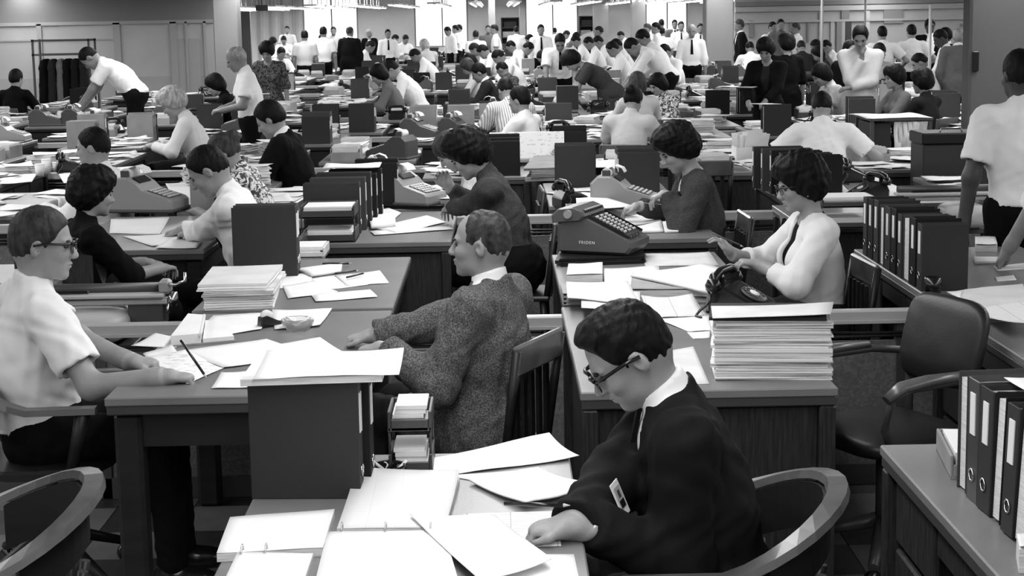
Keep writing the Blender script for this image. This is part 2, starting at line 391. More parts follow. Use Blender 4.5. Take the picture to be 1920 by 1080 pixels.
def skeleton(seated=True, hip=None, l1=8, l2=14, twist=0, side=0, neck=22, head=(0, 25, 0), lh=None, rh=None, le=None, re=None, lhd=None, rhd=None,
             curl=0.6, sex='m', size=1.0, sw=None, knees=None, feet=None, stance=0.1, lcurl=None, rcurl=None):
    k = {}
    hz = hip if hip is not None else (0.53 if seated else 0.93)
    H = A(0, 0, hz); k['hip'] = H
    def dirn(l): return nrm(A(sin(radians(l)), sin(radians(side)), cos(radians(l))))
    d1, d2 = dirn(l1), dirn(l2); M = H+d1*0.24; N = M+d2*0.27
    f = 1.0 if sex == 'm' else 0.93
    left = A(-sin(radians(twist)), cos(radians(twist)), 0); left = nrm(left-d2*(left@d2)); fwd = np.cross(left, d2)
    k.update(mid=M, neckb=N, d1=d1, d2=d2, R2=np.stack([fwd, left, d2]), f=f, sex=sex)
    l1v = nrm(A(0, 1, 0)-d1*d1[1]); k['R1'] = np.stack([np.cross(l1v, d1), l1v, d1])
    nd = nrm(dirn(neck)); HR = rotm(*head)
    hs = 1.0 if sex == 'm' else 0.95
    hc = N+nd*0.085+HR.T@A(0.022, 0, 0.072)*hs
    k.update(nd=nd, HR=HR, hc=hc, hs=hs)
    w = (sw or 0.185)*f
    S = {+1: N-d2*0.065+left*w, -1: N-d2*0.065-left*w}
    for sg, T, hint, hd, cu in ((+1, lh, le, lhd, lcurl), (-1, rh, re, rhd, rcurl)):
        T = A(*T) if T is not None else (A(0.40, sg*0.12, 0.80) if seated else A(0.05, sg*0.25, hz-0.12))
        hint = A(*hint) if hint is not None else A(-0.4, sg*0.7, -0.6)
        E, W = ik(S[sg], T, 0.29*f+0.005, 0.255*f, hint)
        fd = nrm(W-E)
        hd = nrm(A(*hd)) if hd is not None else (nrm(A(fd[0], fd[1], fd[2]*0.3-0.12)) if seated else fd)
        k[sg] = dict(S=S[sg], E=E, W=W, fd=fd, hd=hd, curl=curl if cu is None else cu)
    for sg in (1, -1):
        hj = H+A(0, sg*0.09, -0.01)
        if seated:
            kn = A(*knees[0 if sg > 0 else 1]) if knees else H+A(0.41, sg*0.10, -0.0)
            an = A(*feet[0 if sg > 0 else 1]) if feet else A(kn[0]+0.02, kn[1], 0.09)
        else:
            kn = H+A(0.02, sg*stance, -0.43); an = A(-0.01, sg*(stance+0.02), 0.09)
        k['leg', sg] = (hj, kn, an)
    return k

def torso(k, o, hipo=None, tclip=None):
    f = k['f']; R1, R2 = k['R1'], k['R2']; N, M, H = k['neckb'], k['mid'], k['hip']; d2 = k['d2']; fem = k['sex'] == 'f'
    ho = o if hipo is None else hipo; tz = -0.014 if o < 0 else -0.012 if o > 0.018 or k['sex'] == 'f' else 0.010
    P = [ell(N-d2*0.19+R2[0]*0.005, (0.112*f+o, 0.158*f+o, 0.19+o), R2, 0.06),
         ell(M-k['d1']*0.06, ((0.11 if not fem else 0.095)+ho, (0.145 if not fem else 0.118)+ho, 0.17+o), R1, 0.08),
         ell(H+A(-0.01, 0, 0.0), (0.125+ho, 0.165+ho, 0.125+o), R1, 0.07),
         cap(N-d2*0.075+R2[1]*0.14*f, N-d2*0.075-R2[1]*0.14*f, 0.055*f+o, None, 0.05),
         cap(N+k['nd']*tz, N-d2*0.06+R2[1]*0.13*f, 0.045*f+(o*0.4 if o > 0 else o*1.3), 0.045*f+o, 0.035), cap(N+k['nd']*tz, N-d2*0.06-R2[1]*0.13*f, 0.045*f+(o*0.4 if o > 0 else o*1.3), 0.045*f+o, 0.035)]
    if tclip: P[1] = P[1][:5]+(tclip,); P[2] = P[2][:5]+(tclip,)
    if fem:
        for sg in (1, -1): P.append(ell(N-d2*0.20+R2[0]*0.085+R2[1]*sg*0.07, (0.06+o, 0.06+o, 0.065+o), R2, 0.04))
    return P
def arm(k, sg, o, upto=2.0, k_=0.03, hole=False):
    a = k[sg]; f = k['f']; P = []
    up = min(1, upto); E = a['S']+(a['E']-a['S'])*up
    r0, r1, r2, r3 = 0.052*f+o, 0.044*f+o, 0.043*f+o, 0.031*f+o*0.9
    if upto <= 1:
        n = nrm(a['E']-a['S']); P.append(cap(a['S'], E+n*0.06, r0, r1+0.004, k_, [(E, n)])); return P
    P.append(cap(a['S'], E, r0, r1, k_))
    fo = upto-1; W = a['E']+(a['W']-a['E'])*fo; n = a['fd']
    P.append(cap(a['E'], W+n*0.04 if fo < 1.2 else W, r2, r3, k_, [(W, n)])); return P
def hand(k, sg, fine=True):
    a = k[sg]; W, d = a['W'], a['hd']; f = k['f']*0.98; c = a['curl']
    up = A(0, 0, 1); n = nrm(up-d*(up@d)) if abs(d[2]) < 0.9 else nrm(A(1, 0, 0)-d*d[0])
    if abs(d[2]) >= 0.9: n = -nrm(A(0, -sg, 0)-d*(-sg*d[1]))*-1 if False else nrm(A(0, sg, 0)-d*(sg*d[1]))
    s = np.cross(n, d)*sg           # towards the thumb
    if s@A(0, -sg, 0) < 0 and abs(d[2]) < 0.9: s = -s
    R = np.stack([d, s, n])
    P = [cap(a['W']-a['fd']*0.03, W+d*0.02, 0.029*f, 0.028*f, 0.02), ell(W+d*0.055*f, (0.052*f, 0.041*f, 0.017*f), R, 0.02)]
    if not fine:
        P.append(cap(W+d*0.08, W+d*(0.14-0.04*c)-n*0.035*c, 0.022, 0.018, 0.02)); P.append(cap(W+d*0.03+s*0.02, W+d*0.08+s*0.045-n*0.01, 0.012, 0.010, 0.012)); return P
    for i, (off, ln) in enumerate(((0.0315, 0.068), (0.0105, 0.076), (-0.0105, 0.071), (-0.0305, 0.056))):
        b0 = W+d*(0.094-0.006*abs(i-1))*f+s*off*f; an = radians(20+55*c); spread = s*(0.17*(1.5-i)*0.5)
        v1 = nrm(d*cos(an)-n*sin(an)+spread); an2 = an+radians(50*c+8); v2 = nrm(d*cos(an2)-n*sin(an2)+spread*0.5)
        b1 = b0+v1*ln*0.52*f; b2 = b1+v2*ln*0.5*f
        P += [cap(b0-d*0.02, b0, 0.0095*f, 0.0095*f, 0.010), cap(b0, b1, 0.0088*f, 0.0080*f, 0.002), cap(b1, b2, 0.0080*f, 0.0066*f, 0.002)]
    t0 = W+d*0.025*f+s*0.026*f; t1 = t0+nrm(d*0.75+s*0.6-n*0.25)*0.042*f; t2 = t1+nrm(d*0.95-s*0.05*(c > .5)+s*0.1-n*0.3*c)*0.034*f
    P += [cap(t0, t1, 0.014*f, 0.0105*f, 0.012), cap(t1, t2, 0.0105*f, 0.008*f, 0.005)]
    return P
def headp(k, detail=True):
    R, C, s = k['HR'], k['hc'], k['hs']; fem = k['sex'] == 'f'
    def e(c, r, kk=0.02, Rl=None): return ell(C+R.T@A(*c)*s, A(*r)*s, R if Rl is None else Rl@R, kk)
    def c_(a, b, r1, r2, kk=0.015): return cap(C+R.T@A(*a)*s, C+R.T@A(*b)*s, r1*s, r2*s, kk)
    P = [e((-0.012, 0, 0.032), (0.098, 0.075, 0.086)), e((0.028, 0, -0.035), (0.064, 0.060, 0.080), 0.03), e((0.034, 0, -0.080), (0.050, 0.046, 0.034), 0.03),
         e((-0.05, 0, -0.02), (0.058, 0.058, 0.06), 0.04),
         cap(C+R.T@A(-0.03, 0, -0.05)*s, k['neckb']-k['d2']*0.02+k['R2'][0]*0.002, (0.052 if not fem else 0.045), (0.053 if not fem else 0.046), 0.025)]
    if detail:
        P += [e((0.070, 0, -0.107), (0.020, 0.024, 0.016), 0.02), e((0.076, 0, 0.017), (0.017, 0.050, 0.012), 0.015),
              c_((0.088, 0, 0.004), (0.109, 0, -0.034), 0.0085, 0.0125, 0.012), e((0.100, 0.011, -0.038), (0.013, 0.008, 0.008), 0.008), e((0.100, -0.011, -0.038), (0.013, 0.008, 0.008), 0.008),
              e((0.0885, 0, -0.0635), (0.0125, 0.023, 0.0062), 0.006), e((0.0865, 0, -0.0755), (0.0125, 0.020, 0.0068), 0.006),
              e((0.064, 0.040, -0.030), (0.024, 0.020, 0.022), 0.02), e((0.064, -0.040, -0.030), (0.024, 0.020, 0.022), 0.02)]
    for sg in (1, -1):
        t = radians(-14); Rl = np.stack([A(cos(t), 0, sin(t)), A(0, 1, 0), A(-sin(t), 0, cos(t))])
        P.append(e((-0.012, sg*0.077, -0.012), (0.0175, 0.0085, 0.031), 0.006, Rl))
    neg = []
    if detail:
        for sg in (1, -1):
            neg.append(e((0.099, sg*0.032, -0.001), (0.017, 0.018, 0.010), 0.012)); neg.append(e((-0.006, sg*0.0905, -0.008), (0.011, 0.0155, 0.020), 0.002))
        neg.append(e((0.108, 0, -0.0695), (0.014, 0.026, 0.0022), 0.003))
    return P, neg
def hairp(k, style, off=0.009):
    R, C, s = k['HR'], k['hc'], k['hs']
    def e(c, r, kk=0.02): return ell(C+R.T@A(*c)*s, A(*r)*s, R, kk)
    def pl(c, n): return (C+R.T@A(*c)*s, R.T@nrm(A(*n)))
    pos, neg, cl = [], [], []
    if style in ('short', 'receding', 'crew', 'ring', 'quiff'):
        o = off if style != 'crew' else 0.004
        so = 0.0045+max(0, o-0.009)*0.8 if style != 'crew' else 0.0025
        pos = [e((-0.014, 0, 0.034), (0.098+so+0.002, 0.075+so, 0.086+o+0.003*(style != 'crew'))), e((-0.052, 0, -0.012), (0.058+so, 0.060+so*0.6, 0.06), 0.03)]
        if style == 'quiff': pos.append(e((0.032, 0, 0.095), (0.052, 0.062, 0.030), 0.03))
        fx = {'short': 0.072, 'quiff': 0.085, 'receding': 0.035, 'crew': 0.03, 'ring': 0.0}[style]
        neg = [e((0.125 if style in ('short', 'quiff') else 0.125+fx-0.04, 0, 0.006 if style in ('short', 'quiff') else 0.03), (0.080, 0.19 if style in ('short', 'quiff') else 0.13, {'short': 0.078, 'quiff': 0.096}.get(style, 0.085)), 0.012),
               e((0.05, 0, -0.085), (0.062, 0.12, 0.08), 0.01), e((-0.005, 0.085, -0.025), (0.026, 0.03, 0.038), 0.008), e((-0.005, -0.085, -0.025), (0.026, 0.03, 0.038), 0.008)]
        if style in ('short', 'quiff'): neg.append(e((0.105, 0, -0.012), (0.083, 0.2, 0.048), 0.01))
        if style in ('receding', 'crew'): neg.append(e((0.095, 0, 0.09), (0.06, 0.07, 0.05), 0.02))
        if style == 'ring': neg.append(e((0.02, 0, 0.125), (0.11, 0.065, 0.085), 0.02))
        cl = [pl((-0.06, 0, -0.062), (0.25, 0, -1))]
    elif style == 'bouffant':
        pos = [e((-0.022, 0, 0.055), (0.125, 0.112, 0.108)), e((-0.055, 0, -0.015), (0.092, 0.108, 0.085), 0.05), e((0.035, 0, 0.09), (0.072, 0.088, 0.058), 0.04)]
        neg = [e((0.12, 0, -0.045), (0.078, 0.086, 0.098), 0.015), e((0.05, 0, -0.11), (0.075, 0.14, 0.07), 0.02)]
    elif style == 'bob':
        pos = [e((-0.018, 0, 0.04), (0.115, 0.098, 0.10)), e((-0.045, 0, -0.045), (0.085, 0.10, 0.085), 0.05)]
        neg = [e((0.12, 0, -0.045), (0.082, 0.078, 0.10), 0.012), e((0.055, 0, -0.13), (0.075, 0.14, 0.07), 0.02)]
    elif style == 'bun':
        pos = [e((-0.016, 0, 0.038), (0.108, 0.086, 0.096)), e((-0.115, 0, 0.05), (0.05, 0.05, 0.05), 0.02), e((-0.05, 0, -0.01), (0.07, 0.075, 0.065), 0.03)]
        neg = [e((0.12, 0, -0.03), (0.078, 0.086, 0.09), 0.012), e((0.04, 0, -0.10), (0.075, 0.14, 0.07), 0.02)]
    return pos, neg, cl

def legs(k, o, upto=1.0):
    P = []
    for sg in (1, -1):
        hj, kn, an = k['leg', sg]
        P += [cap(hj, kn, 0.085+o, 0.062+o, 0.06), cap(kn, an, 0.060+o, 0.042+o*1.6, 0.03)]
    return P
def shoe_mesh(name, k, sg, h):
    hj, kn, an = k['leg', sg]
    P = [cap(an+A(-0.04, 0, -0.05), an+A(0.10, sg*0.02, -0.06), 0.04, 0.038, 0.03), cap(an+A(0.06, sg*0.01, -0.055), an+A(0.17, sg*0.03, -0.065), 0.042, 0.026, 0.03), cap(an+A(-0.01, 0, 0.0), an+A(0, 0, -0.04), 0.045, 0.045, 0.03)]
    return sdf_mesh(name, P, h, clips=[(A(0, 0, 0.004), A(0, 0, -1))])

def person_meshes(spec, res):
    """spec: pose dict + dress. Returns a list of (part name, mesh, role)."""
    k = skeleton(**spec.get('pose', {})); fine = res <= 0.0095; out = []; fem = k['sex'] == 'f'
    dress = spec.get('dress', 'shirt'); sleeve = spec.get('sleeve', 'long'); seated = spec.get('pose', {}).get('seated', True); sd = spec.get('seed', 1)
    H, N, nd = k['hip'], k['neckb'], k['nd']
    hp, hn = headp(k, res <= 0.0145)
    shrink = -0.010
    lowclip = [(H+A(0, 0, -0.10), A(0, 0, -1))]
    body = hp+torso(k, shrink, None, lowclip)
    for sg in (1, -1): body += arm(k, sg, -0.002, 2.0)+hand(k, sg, fine)
    bare = fem and dress in ('blouse', 'dress', 'cardigan')
    if bare and not seated or (spec.get('legs')): body += legs(k, -0.012)
    out.append(('body', sdf_mesh('body', body, res, hn), 'skin'))
    cres = max(res*1.5, 0.0075) if res < 0.012 else res
    w = spec['fold'] if 'fold' in spec else 0.0060 if res < 0.008 else 0.0045 if res < 0.02 else 0.0
    up = {'long': 1.97, 'short': 0.72, 'half': 1.15, 'none': 0.25, 'three': 1.6, 'rolled': 1.05}[sleeve]
    so = {'shirt': 0.010, 'blouse': 0.008, 'jacket': 0.020, 'cardigan': 0.014, 'dress': 0.008}[dress]
    coll = [] if dress in ('dress', 'cardigan') else [cap(N-nd*0.02, N+nd*0.09, 0.066*(1 if not fem else 0.9), 0.061*(1 if not fem else .9), 0.012, [(N+nd*0.044+k['HR'].T@A(0, 0, 0)*0, nrm(nd+k['R2'][0]*0.12))])]
    g = torso(k, so, so+0.012)
    slv = []
    for sg in (1, -1): slv += arm(k, sg, so+(0.016 if sleeve in ('short',) else 0.007), up, 0.04)
    low = {'shirt': 0.02, 'blouse': 0.02, 'jacket': -0.16 if seated else -0.20, 'cardigan': -0.06, 'dress': -0.05}[dress]
    neg = []
    if dress not in ('jacket', 'cardigan'): g += slv; slv = []
    if dress == 'jacket':
        g += [cap(H+A(-0.02, 0.05, 0.0), H+A(-0.03, 0.06, -0.2), 0.14, 0.155, 0.08), cap(H+A(-0.02, -0.05, 0.0), H+A(-0.03, -0.06, -0.2), 0.14, 0.155, 0.08)]
        if seated: g += [cap(H+A(0, 0.09, 0), H+A(0.2, 0.1, 0.0), 0.115, 0.10, 0.06), cap(H+A(0, -0.09, 0), H+A(0.2, -0.1, 0.0), 0.115, 0.10, 0.06)]
        g += [cap(N-nd*0.03, N+nd*0.09, 0.076, 0.072, 0.012, [(N-nd*0.004, nrm(nd+k['R2'][0]*0.5))])]
        R2 = k['R2']; v0 = N+nd*0.03+R2[0]*0.10; v1 = N-k['d2']*0.30+R2[0]*0.16
        neg = [ell((v0+v1)/2+k['d2']*0.03, (0.115, 0.068, 0.20), R2, 0.008)]
    if dress in ('cardigan',):
        R2 = k['R2']; neg = [ell(N-k['d2']*0.10+R2[0]*0.12, (0.085, 0.050, 0.22), R2, 0.01), cap(N-k['d2']*0.01, N+nd*0.12, 0.068, 0.068, 0.01)]
    if dress == 'dress': neg = neg+[cap(N+k['R2'][0]*0.02, N+nd*0.12, 0.066, 0.07, 0.01)]
    if sleeve in ('short', 'half', 'rolled') and fine:
        for sg in (1, -1):
            a = k[sg]; E = a['S']+(a['E']-a['S'])*min(up, 1); n = nrm(a['E']-a['S'])
            if up < 1: neg = neg+[cap(E-n*0.035, E+n*0.05, 0.044*k['f']+0.011, 0.046*k['f']+0.014, 0.003)]
    clips = [(H+A(0, 0, low), A(0, 0, -1))]
    out.append(({'shirt': 'shirt', 'blouse': 'blouse', 'jacket': 'jacket', 'cardigan': 'cardigan', 'dress': 'dress_top'}[dress], sdf_mesh('top', g+coll if dress != 'jacket' else g, cres, neg, clips, noise=w, seed=sd, post=slv), 'top'))
    if dress in ('jacket', 'cardigan'):
        g2 = torso(k, so-0.012)+([cap(N-nd*0.02, N+nd*0.09, 0.070, 0.064, 0.012, [(N+nd*0.052, nrm(nd+k['R2'][0]*0.15))])] if dress == 'jacket' else [])
        if dress == 'jacket':
            for sg in (1, -1):
                a = k[sg]; g2.append(cap(a['W']-a['fd']*0.10, a['W']+a['fd']*0.02, 0.0315, 0.0315, 0.01, [(a['W']+a['fd']*0.006, a['fd'])]))
        ng = [cap(N+k['R2'][0]*0.02, N+nd*0.12, 0.06, 0.066, 0.01)] if dress == 'cardigan' else []
        out.append(('shirt' if dress == 'jacket' else 'blouse', sdf_mesh('inner', g2, cres, ng, [(H+A(0, 0, 0.05), A(0, 0, -1))]), 'inner'))
    if spec.get('tie'):
        R2 = k['R2']; t = MB(); ctr = []
        for j in range(7):
            q = j/6; p = N+nd*0.012+R2[0]*0.0-k['d2']*(0.01+q*0.34)
            x = 0.066+0.075*min(1, q*2.2)-0.02*max(0, q-0.45)*2; ctr.append((p+R2[0]*(x), 0.014+0.016*q if j else 0.016))
        V = []; F = []
        for p, wd in ctr:
            for a_, b_ in ((-1, 0), (1, 0), (1, 1), (-1, 1)): V.append(p+R2[1]*a_*wd+R2[0]*(0.012*b_))
        for j in range(6):
            for m in range(4): F.append((j*4+m, j*4+(m+1) % 4, j*4+4+(m+1) % 4, j*4+4+m))
        F += [(0, 1, 2, 3), (24, 25, 26, 27)]; t.add(V, F); out.append(('tie', t.mesh('tie'), 'tie'))
    if fem and dress != 'shirt':
        if seated:
            P = [ell(H+A(-0.01, 0, 0), (0.145, 0.185, 0.14), None, 0.05), cap(H+A(0, 0.07, 0.0), H+A(0.43, 0.07, 0.0), 0.115, 0.085, 0.12), cap(H+A(0, -0.07, 0.0), H+A(0.43, -0.07, 0.0), 0.115, 0.085, 0.12)]
            out.append(('skirt', sdf_mesh('skirt', P, cres*1.2, (), [(H+A(0, 0, 0.13), A(0, 0, 1))], noise=w, seed=sd), 'bottom'))
        else:
            P = [cap(H+k['d1']*0.12, H, 0.125, 0.165, 0.05), cap(H, H+A(-0.02, 0, -0.46), 0.165, 0.22, 0.05, [(H+A(0, 0, -0.46), A(0, 0, -1))])]
            out.append(('skirt', sdf_mesh('skirt', P, cres*1.2, (), [(H+k['d1']*0.16, k['d1'])], noise=w*2, nscale=0.6, seed=sd), 'bottom'))
    else:
        P = [ell(H+A(-0.012, 0, 0), (0.138, 0.175, 0.14), k['R1'], 0.06), cap(H, H+k['d1']*0.10, 0.12, 0.125, 0.05)]+legs(k, 0.008)
        out.append(('trousers', sdf_mesh('trousers', P, cres*1.2, (), [(H+k['d1']*0.11, k['d1'])], noise=w, seed=sd), 'bottom'))
        if spec.get('shoes', True):
            for sg in (1, -1): out.append(('shoe', shoe_mesh('shoe', k, sg, cres), 'shoe'))
    if spec.get('hair'):
        p, n_, c = hairp(k, spec['hair'], spec.get('hoff', 0.009))
        amp = {'bouffant': 0.006, 'bob': 0.004, 'bun': 0.004}.get(spec['hair'], 0.0025)
        out.append(('hair', sdf_mesh('hair', p, max(res, 0.0045), n_, c, noise=amp, nscale=1.6 if amp > 0.004 else 2.6, seed=sd), 'hair'))
    return k, out

ROLE = dict(shoe=M_BLACK, inner=M_SHIRT, tie=M_BLACKC, bottom=M_BLACKC, top=M_SHIRT, skin=M_SKIN, hair=M_HAIR)
SKEL = {}
def face_bits(root, k, hairmat, brows=True, lips=True):
    R, C, s = k['HR'], k['hc'], k['hs']
    def blob(name, c, r, m, n=8):
        mb = MB(); prof = [(max(1e-4, sin(pi*j/6)), -cos(pi*j/6)) for j in range(7)]
        Rm = Matrix([list(R[i]) for i in range(3)]).transposed()
        mb.lathe(prof, 10); V = [Rm @ Vector((v[0]*r[0], v[1]*r[1], v[2]*r[2]))*s+Vector(C+R.T@A(*c)*s) for v in mb.v]; mb.v = [tuple(v) for v in V]
        return mb.build(name, m, root)
    for sg in (1, -1):
        blob('eye', (0.0785, sg*0.032, -0.001), (0.011, 0.014, 0.0075), M_EYE)
        if brows: blob('eyebrow', (0.088, sg*0.034, 0.0185), (0.007, 0.022, 0.0042), hairmat)
    if lips:
        blob('lips', (0.0895, 0, -0.0645), (0.0125, 0.021, 0.005), M_LIP)
def glasses(root, k, frame=M_BLACK, thick=0.004, lensw=0.026):
    R, C, s = k['HR'], k['hc'], k['hs']; g = MB(); T = lambda *c: Vector(C+R.T@A(*c)*s)
    for sg in (1, -1):
        pts = [T(0.108-0.006*abs(cos(a)), sg*(0.034+lensw*cos(a)), -0.004+0.019*sin(a)) for a in [2*pi*i/14 for i in range(15)]]
        g.tube(pts, thick*0.55, 6, cap=False)
        g.tube([T(0.103, sg*(0.034-lensw), 0.012), T(0.107, sg*0.034, 0.018), T(0.103, sg*(0.036+lensw), 0.014)], thick, 6)
        g.tube([T(0.101, sg*0.062, 0.012), T(0.085, sg*0.072, 0.011), T(0.02, sg*0.083, 0.010), T(-0.02, sg*0.084, 0.002)], thick, 6)
    g.tube([T(0.106, -0.009, 0.004), T(0.109, 0, 0.007), T(0.106, 0.009, 0.004)], thick*0.8, 6)
    o = g.build('glasses', frame, root)
    for sg in (1, -1):
        l = MB(); V = [T(0.1065-0.006*abs(cos(a)), sg*(0.034+lensw*0.95*cos(a)), -0.004+0.018*sin(a)) for a in [2*pi*i/14 for i in range(14)]]
        W = [v+Vector(R[0])*0.0015 for v in V]; n = 14
        l.add(V+W, [list(range(n))[::-1], [n+i for i in range(n)]]+[(i, (i+1) % n, n+(i+1) % n, n+i) for i in range(n)]); l.build('lens', M_LENS, o)
    return o
def person(label, loc, face, spec, mats=None, res=0.018, key=None, size=1.0, group=None, cache={}):
    root = empty('person', (loc[0], loc[1], loc[2] if len(loc) > 2 else 0), radians(face), label, 'person', group); root.scale = (size,)*3
    if key is not None and key in cache: k, parts = cache[key]
    else:
        k, parts = person_meshes(spec, res)
        if key is not None: cache[key] = (k, parts)
    mm = dict(ROLE); mm.update(mats or {})
    for nm, me, role in parts: link(nm, me, mm[role], root)
    SKEL[root.name] = k
    return root, k
# ------------------------------------------------------------------ the room
def sbox(name, lo, hi, m, parent=None, ch=0.0):
    c = [(a+b)/2 for a, b in zip(lo, hi)]; d = [b-a for a, b in zip(lo, hi)]
    o = MB().box((0, 0, 0), d, ch).build(name, m, parent, c)
    if parent is not None: o.location = Vector(c)-parent.location
    else: struct(o)
    return o
FARY = 60.0; XW = 24.0
floor = sbox('floor', (-XW, -6, -0.2), (XW, FARY, -0.006), M_FLOOR)
TS = 0.3048
_tile = MB().box((0, 0, 0), (TS-0.003, TS-0.003, 0.006), 0.0008).mesh('floor_tile')
for i in range(-8, 8):
    for j in range(11, 29):
        m = (M_TILE_L if (i+j) % 2 else M_TILE_D) if (i*7+j*13) % 9 else M_TILE_M
        t = link('floor_tile', _tile, m, floor); t.location = Vector(((i+0.5)*TS, (j+0.5)*TS, -0.003))-floor.location
ceiling = sbox('ceiling', (-XW, -6, CEIL), (XW, FARY, CEIL+0.15), M_CEIL)
sbox('wall_left', (-XW-0.2, -6, -0.2), (-XW, FARY, CEIL), M_WALL)
sbox('wall_right', (XW, -6, -0.2), (XW+0.2, FARY, CEIL), M_WALL)
sbox('wall_behind', (-XW, -6.2, -0.2), (XW, -6, CEIL), M_WALL)
# far wall with its windows
WINS = [(568, 672), (777, 878), (985, 1085), (1210, 1290), (1395, 1470), (330, 400)]
wx = sorted([(PY(a, 60, FARY).x, PY(b, 60, FARY).x) for a, b in WINS])
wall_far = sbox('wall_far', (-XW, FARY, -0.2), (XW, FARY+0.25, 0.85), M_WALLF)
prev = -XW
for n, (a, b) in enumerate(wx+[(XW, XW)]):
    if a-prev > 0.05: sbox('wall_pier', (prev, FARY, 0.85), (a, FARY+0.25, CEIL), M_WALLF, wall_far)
    prev = b
for n, (a, b) in enumerate(wx):
    w = empty('window_%d' % (n+1), ((a+b)/2, FARY+0.1, 0.85)); struct(w); wd = b-a
    w['label'] = ['tall bright window behind the glazed offices on the left', 'bright window behind two men in white shirts, between battens and pier', 'bright window left of the dark bookcase',
                  'widest bright window at the middle of the far wall', 'bright window behind the group of men near the centre column', 'bright far window right of the big square column'][n]
    for x in (-wd/2+0.03, wd/2-0.03): MB().box((0, 0, 0), (0.06, 0.08, CEIL-0.85)).build('window_frame', M_RAIL, w, (x, 0, (CEIL-0.85)/2))
    MB().box((0, 0, 0), (0.04, 0.06, CEIL-0.85)).build('mullion', M_WALLD, w, (wd*0.02, 0, (CEIL-0.85)/2))
    MB().box((0, 0, 0), (wd, 0.1, 0.05)).build('window_sill', M_RAIL, w, (0, -0.02, 0.025))
    for sg in (-1, 1): MB().box((0, 0, 0), (wd/2-0.08, 0.008, CEIL-0.9)).build('pane', M_PANE, w, (sg*wd/4, 0.02, (CEIL-0.85)/2+0.02))
# battens on the far wall, left of the windows
for i, u in enumerate(range(486, 566, 11)):
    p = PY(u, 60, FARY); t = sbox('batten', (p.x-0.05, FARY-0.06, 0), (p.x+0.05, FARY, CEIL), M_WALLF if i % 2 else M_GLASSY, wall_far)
def column(name, u0, u1, Y, m=M_COLM, depth=None):
    a, b = PY(u0, 60, Y).x, PY(u1, 60, Y).x; d = depth or (b-a)
    return sbox(name, (a, Y, 0), (b, Y+d, CEIL), m, None, 0.02)
col_c = column('wall_column', 1324, 1376, 31)
column('wall_column', 1184, 1211, 46); column('wall_column', 916, 929, 55); column('wall_column', 1113, 1141, 57); column('wall_column', 974, 986, 57)
col_l = column('wall_column', 400, 446, 27)
col_r = column('wall_column', 1819, 2000, 13, M_COLSHADE, 0.22)
MB().box((0, 0, 0), (0.05, 0.03, 0.16), 0.005).build('switch_box', M_BLACK, col_r, PY(1829, 115, 12.98)-col_r.location)
# office partition on the left, facing the hall
PYL = 29.0; xa, xb = PY(-60, 40, PYL).x, PY(402, 40, PYL).x
ztop = PY(200, 43, PYL).z
wl = sbox('wall_office', (xa, PYL, 0), (xb, PYL+0.1, CEIL), M_WALLD)
sbox('panel', (xa, PYL-0.03, 0.95), (xb, PYL, ztop), M_GLASSY, wl); sbox('base_panel', (xa, PYL-0.04, 0.0), (xb, PYL, 0.95), M_WALL, wl)
sbox('top_rail', (xa, PYL-0.07, ztop-0.03), (xb, PYL, ztop+0.03), M_RAIL, wl)
sbox('mid_rail', (xa, PYL-0.05, PY(200, 75, PYL).z), (PY(215, 75, PYL).x, PYL, PY(200, 72, PYL).z), M_RAIL, wl)
for u, w in ((75, 9), (220, 13), (326, 12), (385, 5), (350, 4)):
    a, b = PY(u-w/2, 60, PYL).x, PY(u+w/2, 60, PYL).x; sbox('post', (a, PYL-0.07, 0), (b, PYL, ztop), M_RAIL, wl)
for (u0, u1, v0, v1) in ((334, 374, 72, 130),):
    a, b = PY(u0, v1, PYL-0.05), PY(u1, v0, PYL-0.05); sbox('office_door', (a.x, PYL-0.05, 0), (b.x, PYL, b.z), M_WALL, wl)
# dark doorway and cabinet right of the left column
a, b = PY(446, 130, 34), PY(468, 22, 34); sbox('door_1', (a.x, 34, 0), (b.x, 34.1, b.z), M_STEEL)
# glazed offices on the right
PYR = 36.0; xa, xb = PY(1378, 40, PYR).x, PY(1850, 40, PYR).x
wr = sbox('wall_glazed_office', (xa, PYR, 0), (xb, PYR+0.1, CEIL), M_WALL)
for (v0, v1, m) in ((0, 8, M_WALLD), (10, 19, M_RAIL), (36, 40, M_RAIL)):
    z1, z0 = PY(1600, v0, PYR).z, PY(1600, v1, PYR).z; sbox('rail', (xa, PYR-0.06, z0), (xb, PYR, z1), m, wr)
for (u0, u1, v0, v1, m) in ((1567, 1578, 40, 125, M_WALLD), (1584, 1596, 40, 125, M_BIND3), (1577, 1584, 38, 125, M_RAIL), (1556, 1564, 38, 125, M_RAIL), (1577, 1592, 19, 36, M_WALLD), (1656, 1692, 14, 44, M_WALLD), (1800, 1818, 44, 50, M_WALLD), (1404, 1412, 38, 70, M_WALLD),
                            (1622, 1630, 20, 60, M_GLASSY), (1480, 1482, 40, 80, M_WALLD), (1513, 1516, 40, 80, M_WALLD), (1535, 1537, 18, 80, M_RAIL)):
    a, b = PY(u0, v1, PYR), PY(u1, v0, PYR); sbox('office_panel', (a.x, PYR-0.05, max(0, a.z)), (b.x, PYR, b.z), m, wr)
for u, Y, zt in ((1744, 20, 1.95), (1541, 24, CEIL), (1622, 30, CEIL)):
    p = PY(u, 60, Y); o = MB().tube([(0, 0, 0), (0, 0, zt)], 0.02, 8).build('service_pole', M_RAIL, None, (p.x, Y, 0))
    tag(o, {1744: 'thin grey service pole standing among the group at the right office', 1541: 'thin pole behind the woman holding papers', 1622: 'slim ceiling pole behind the person with folded arms'}[u], 'pole')
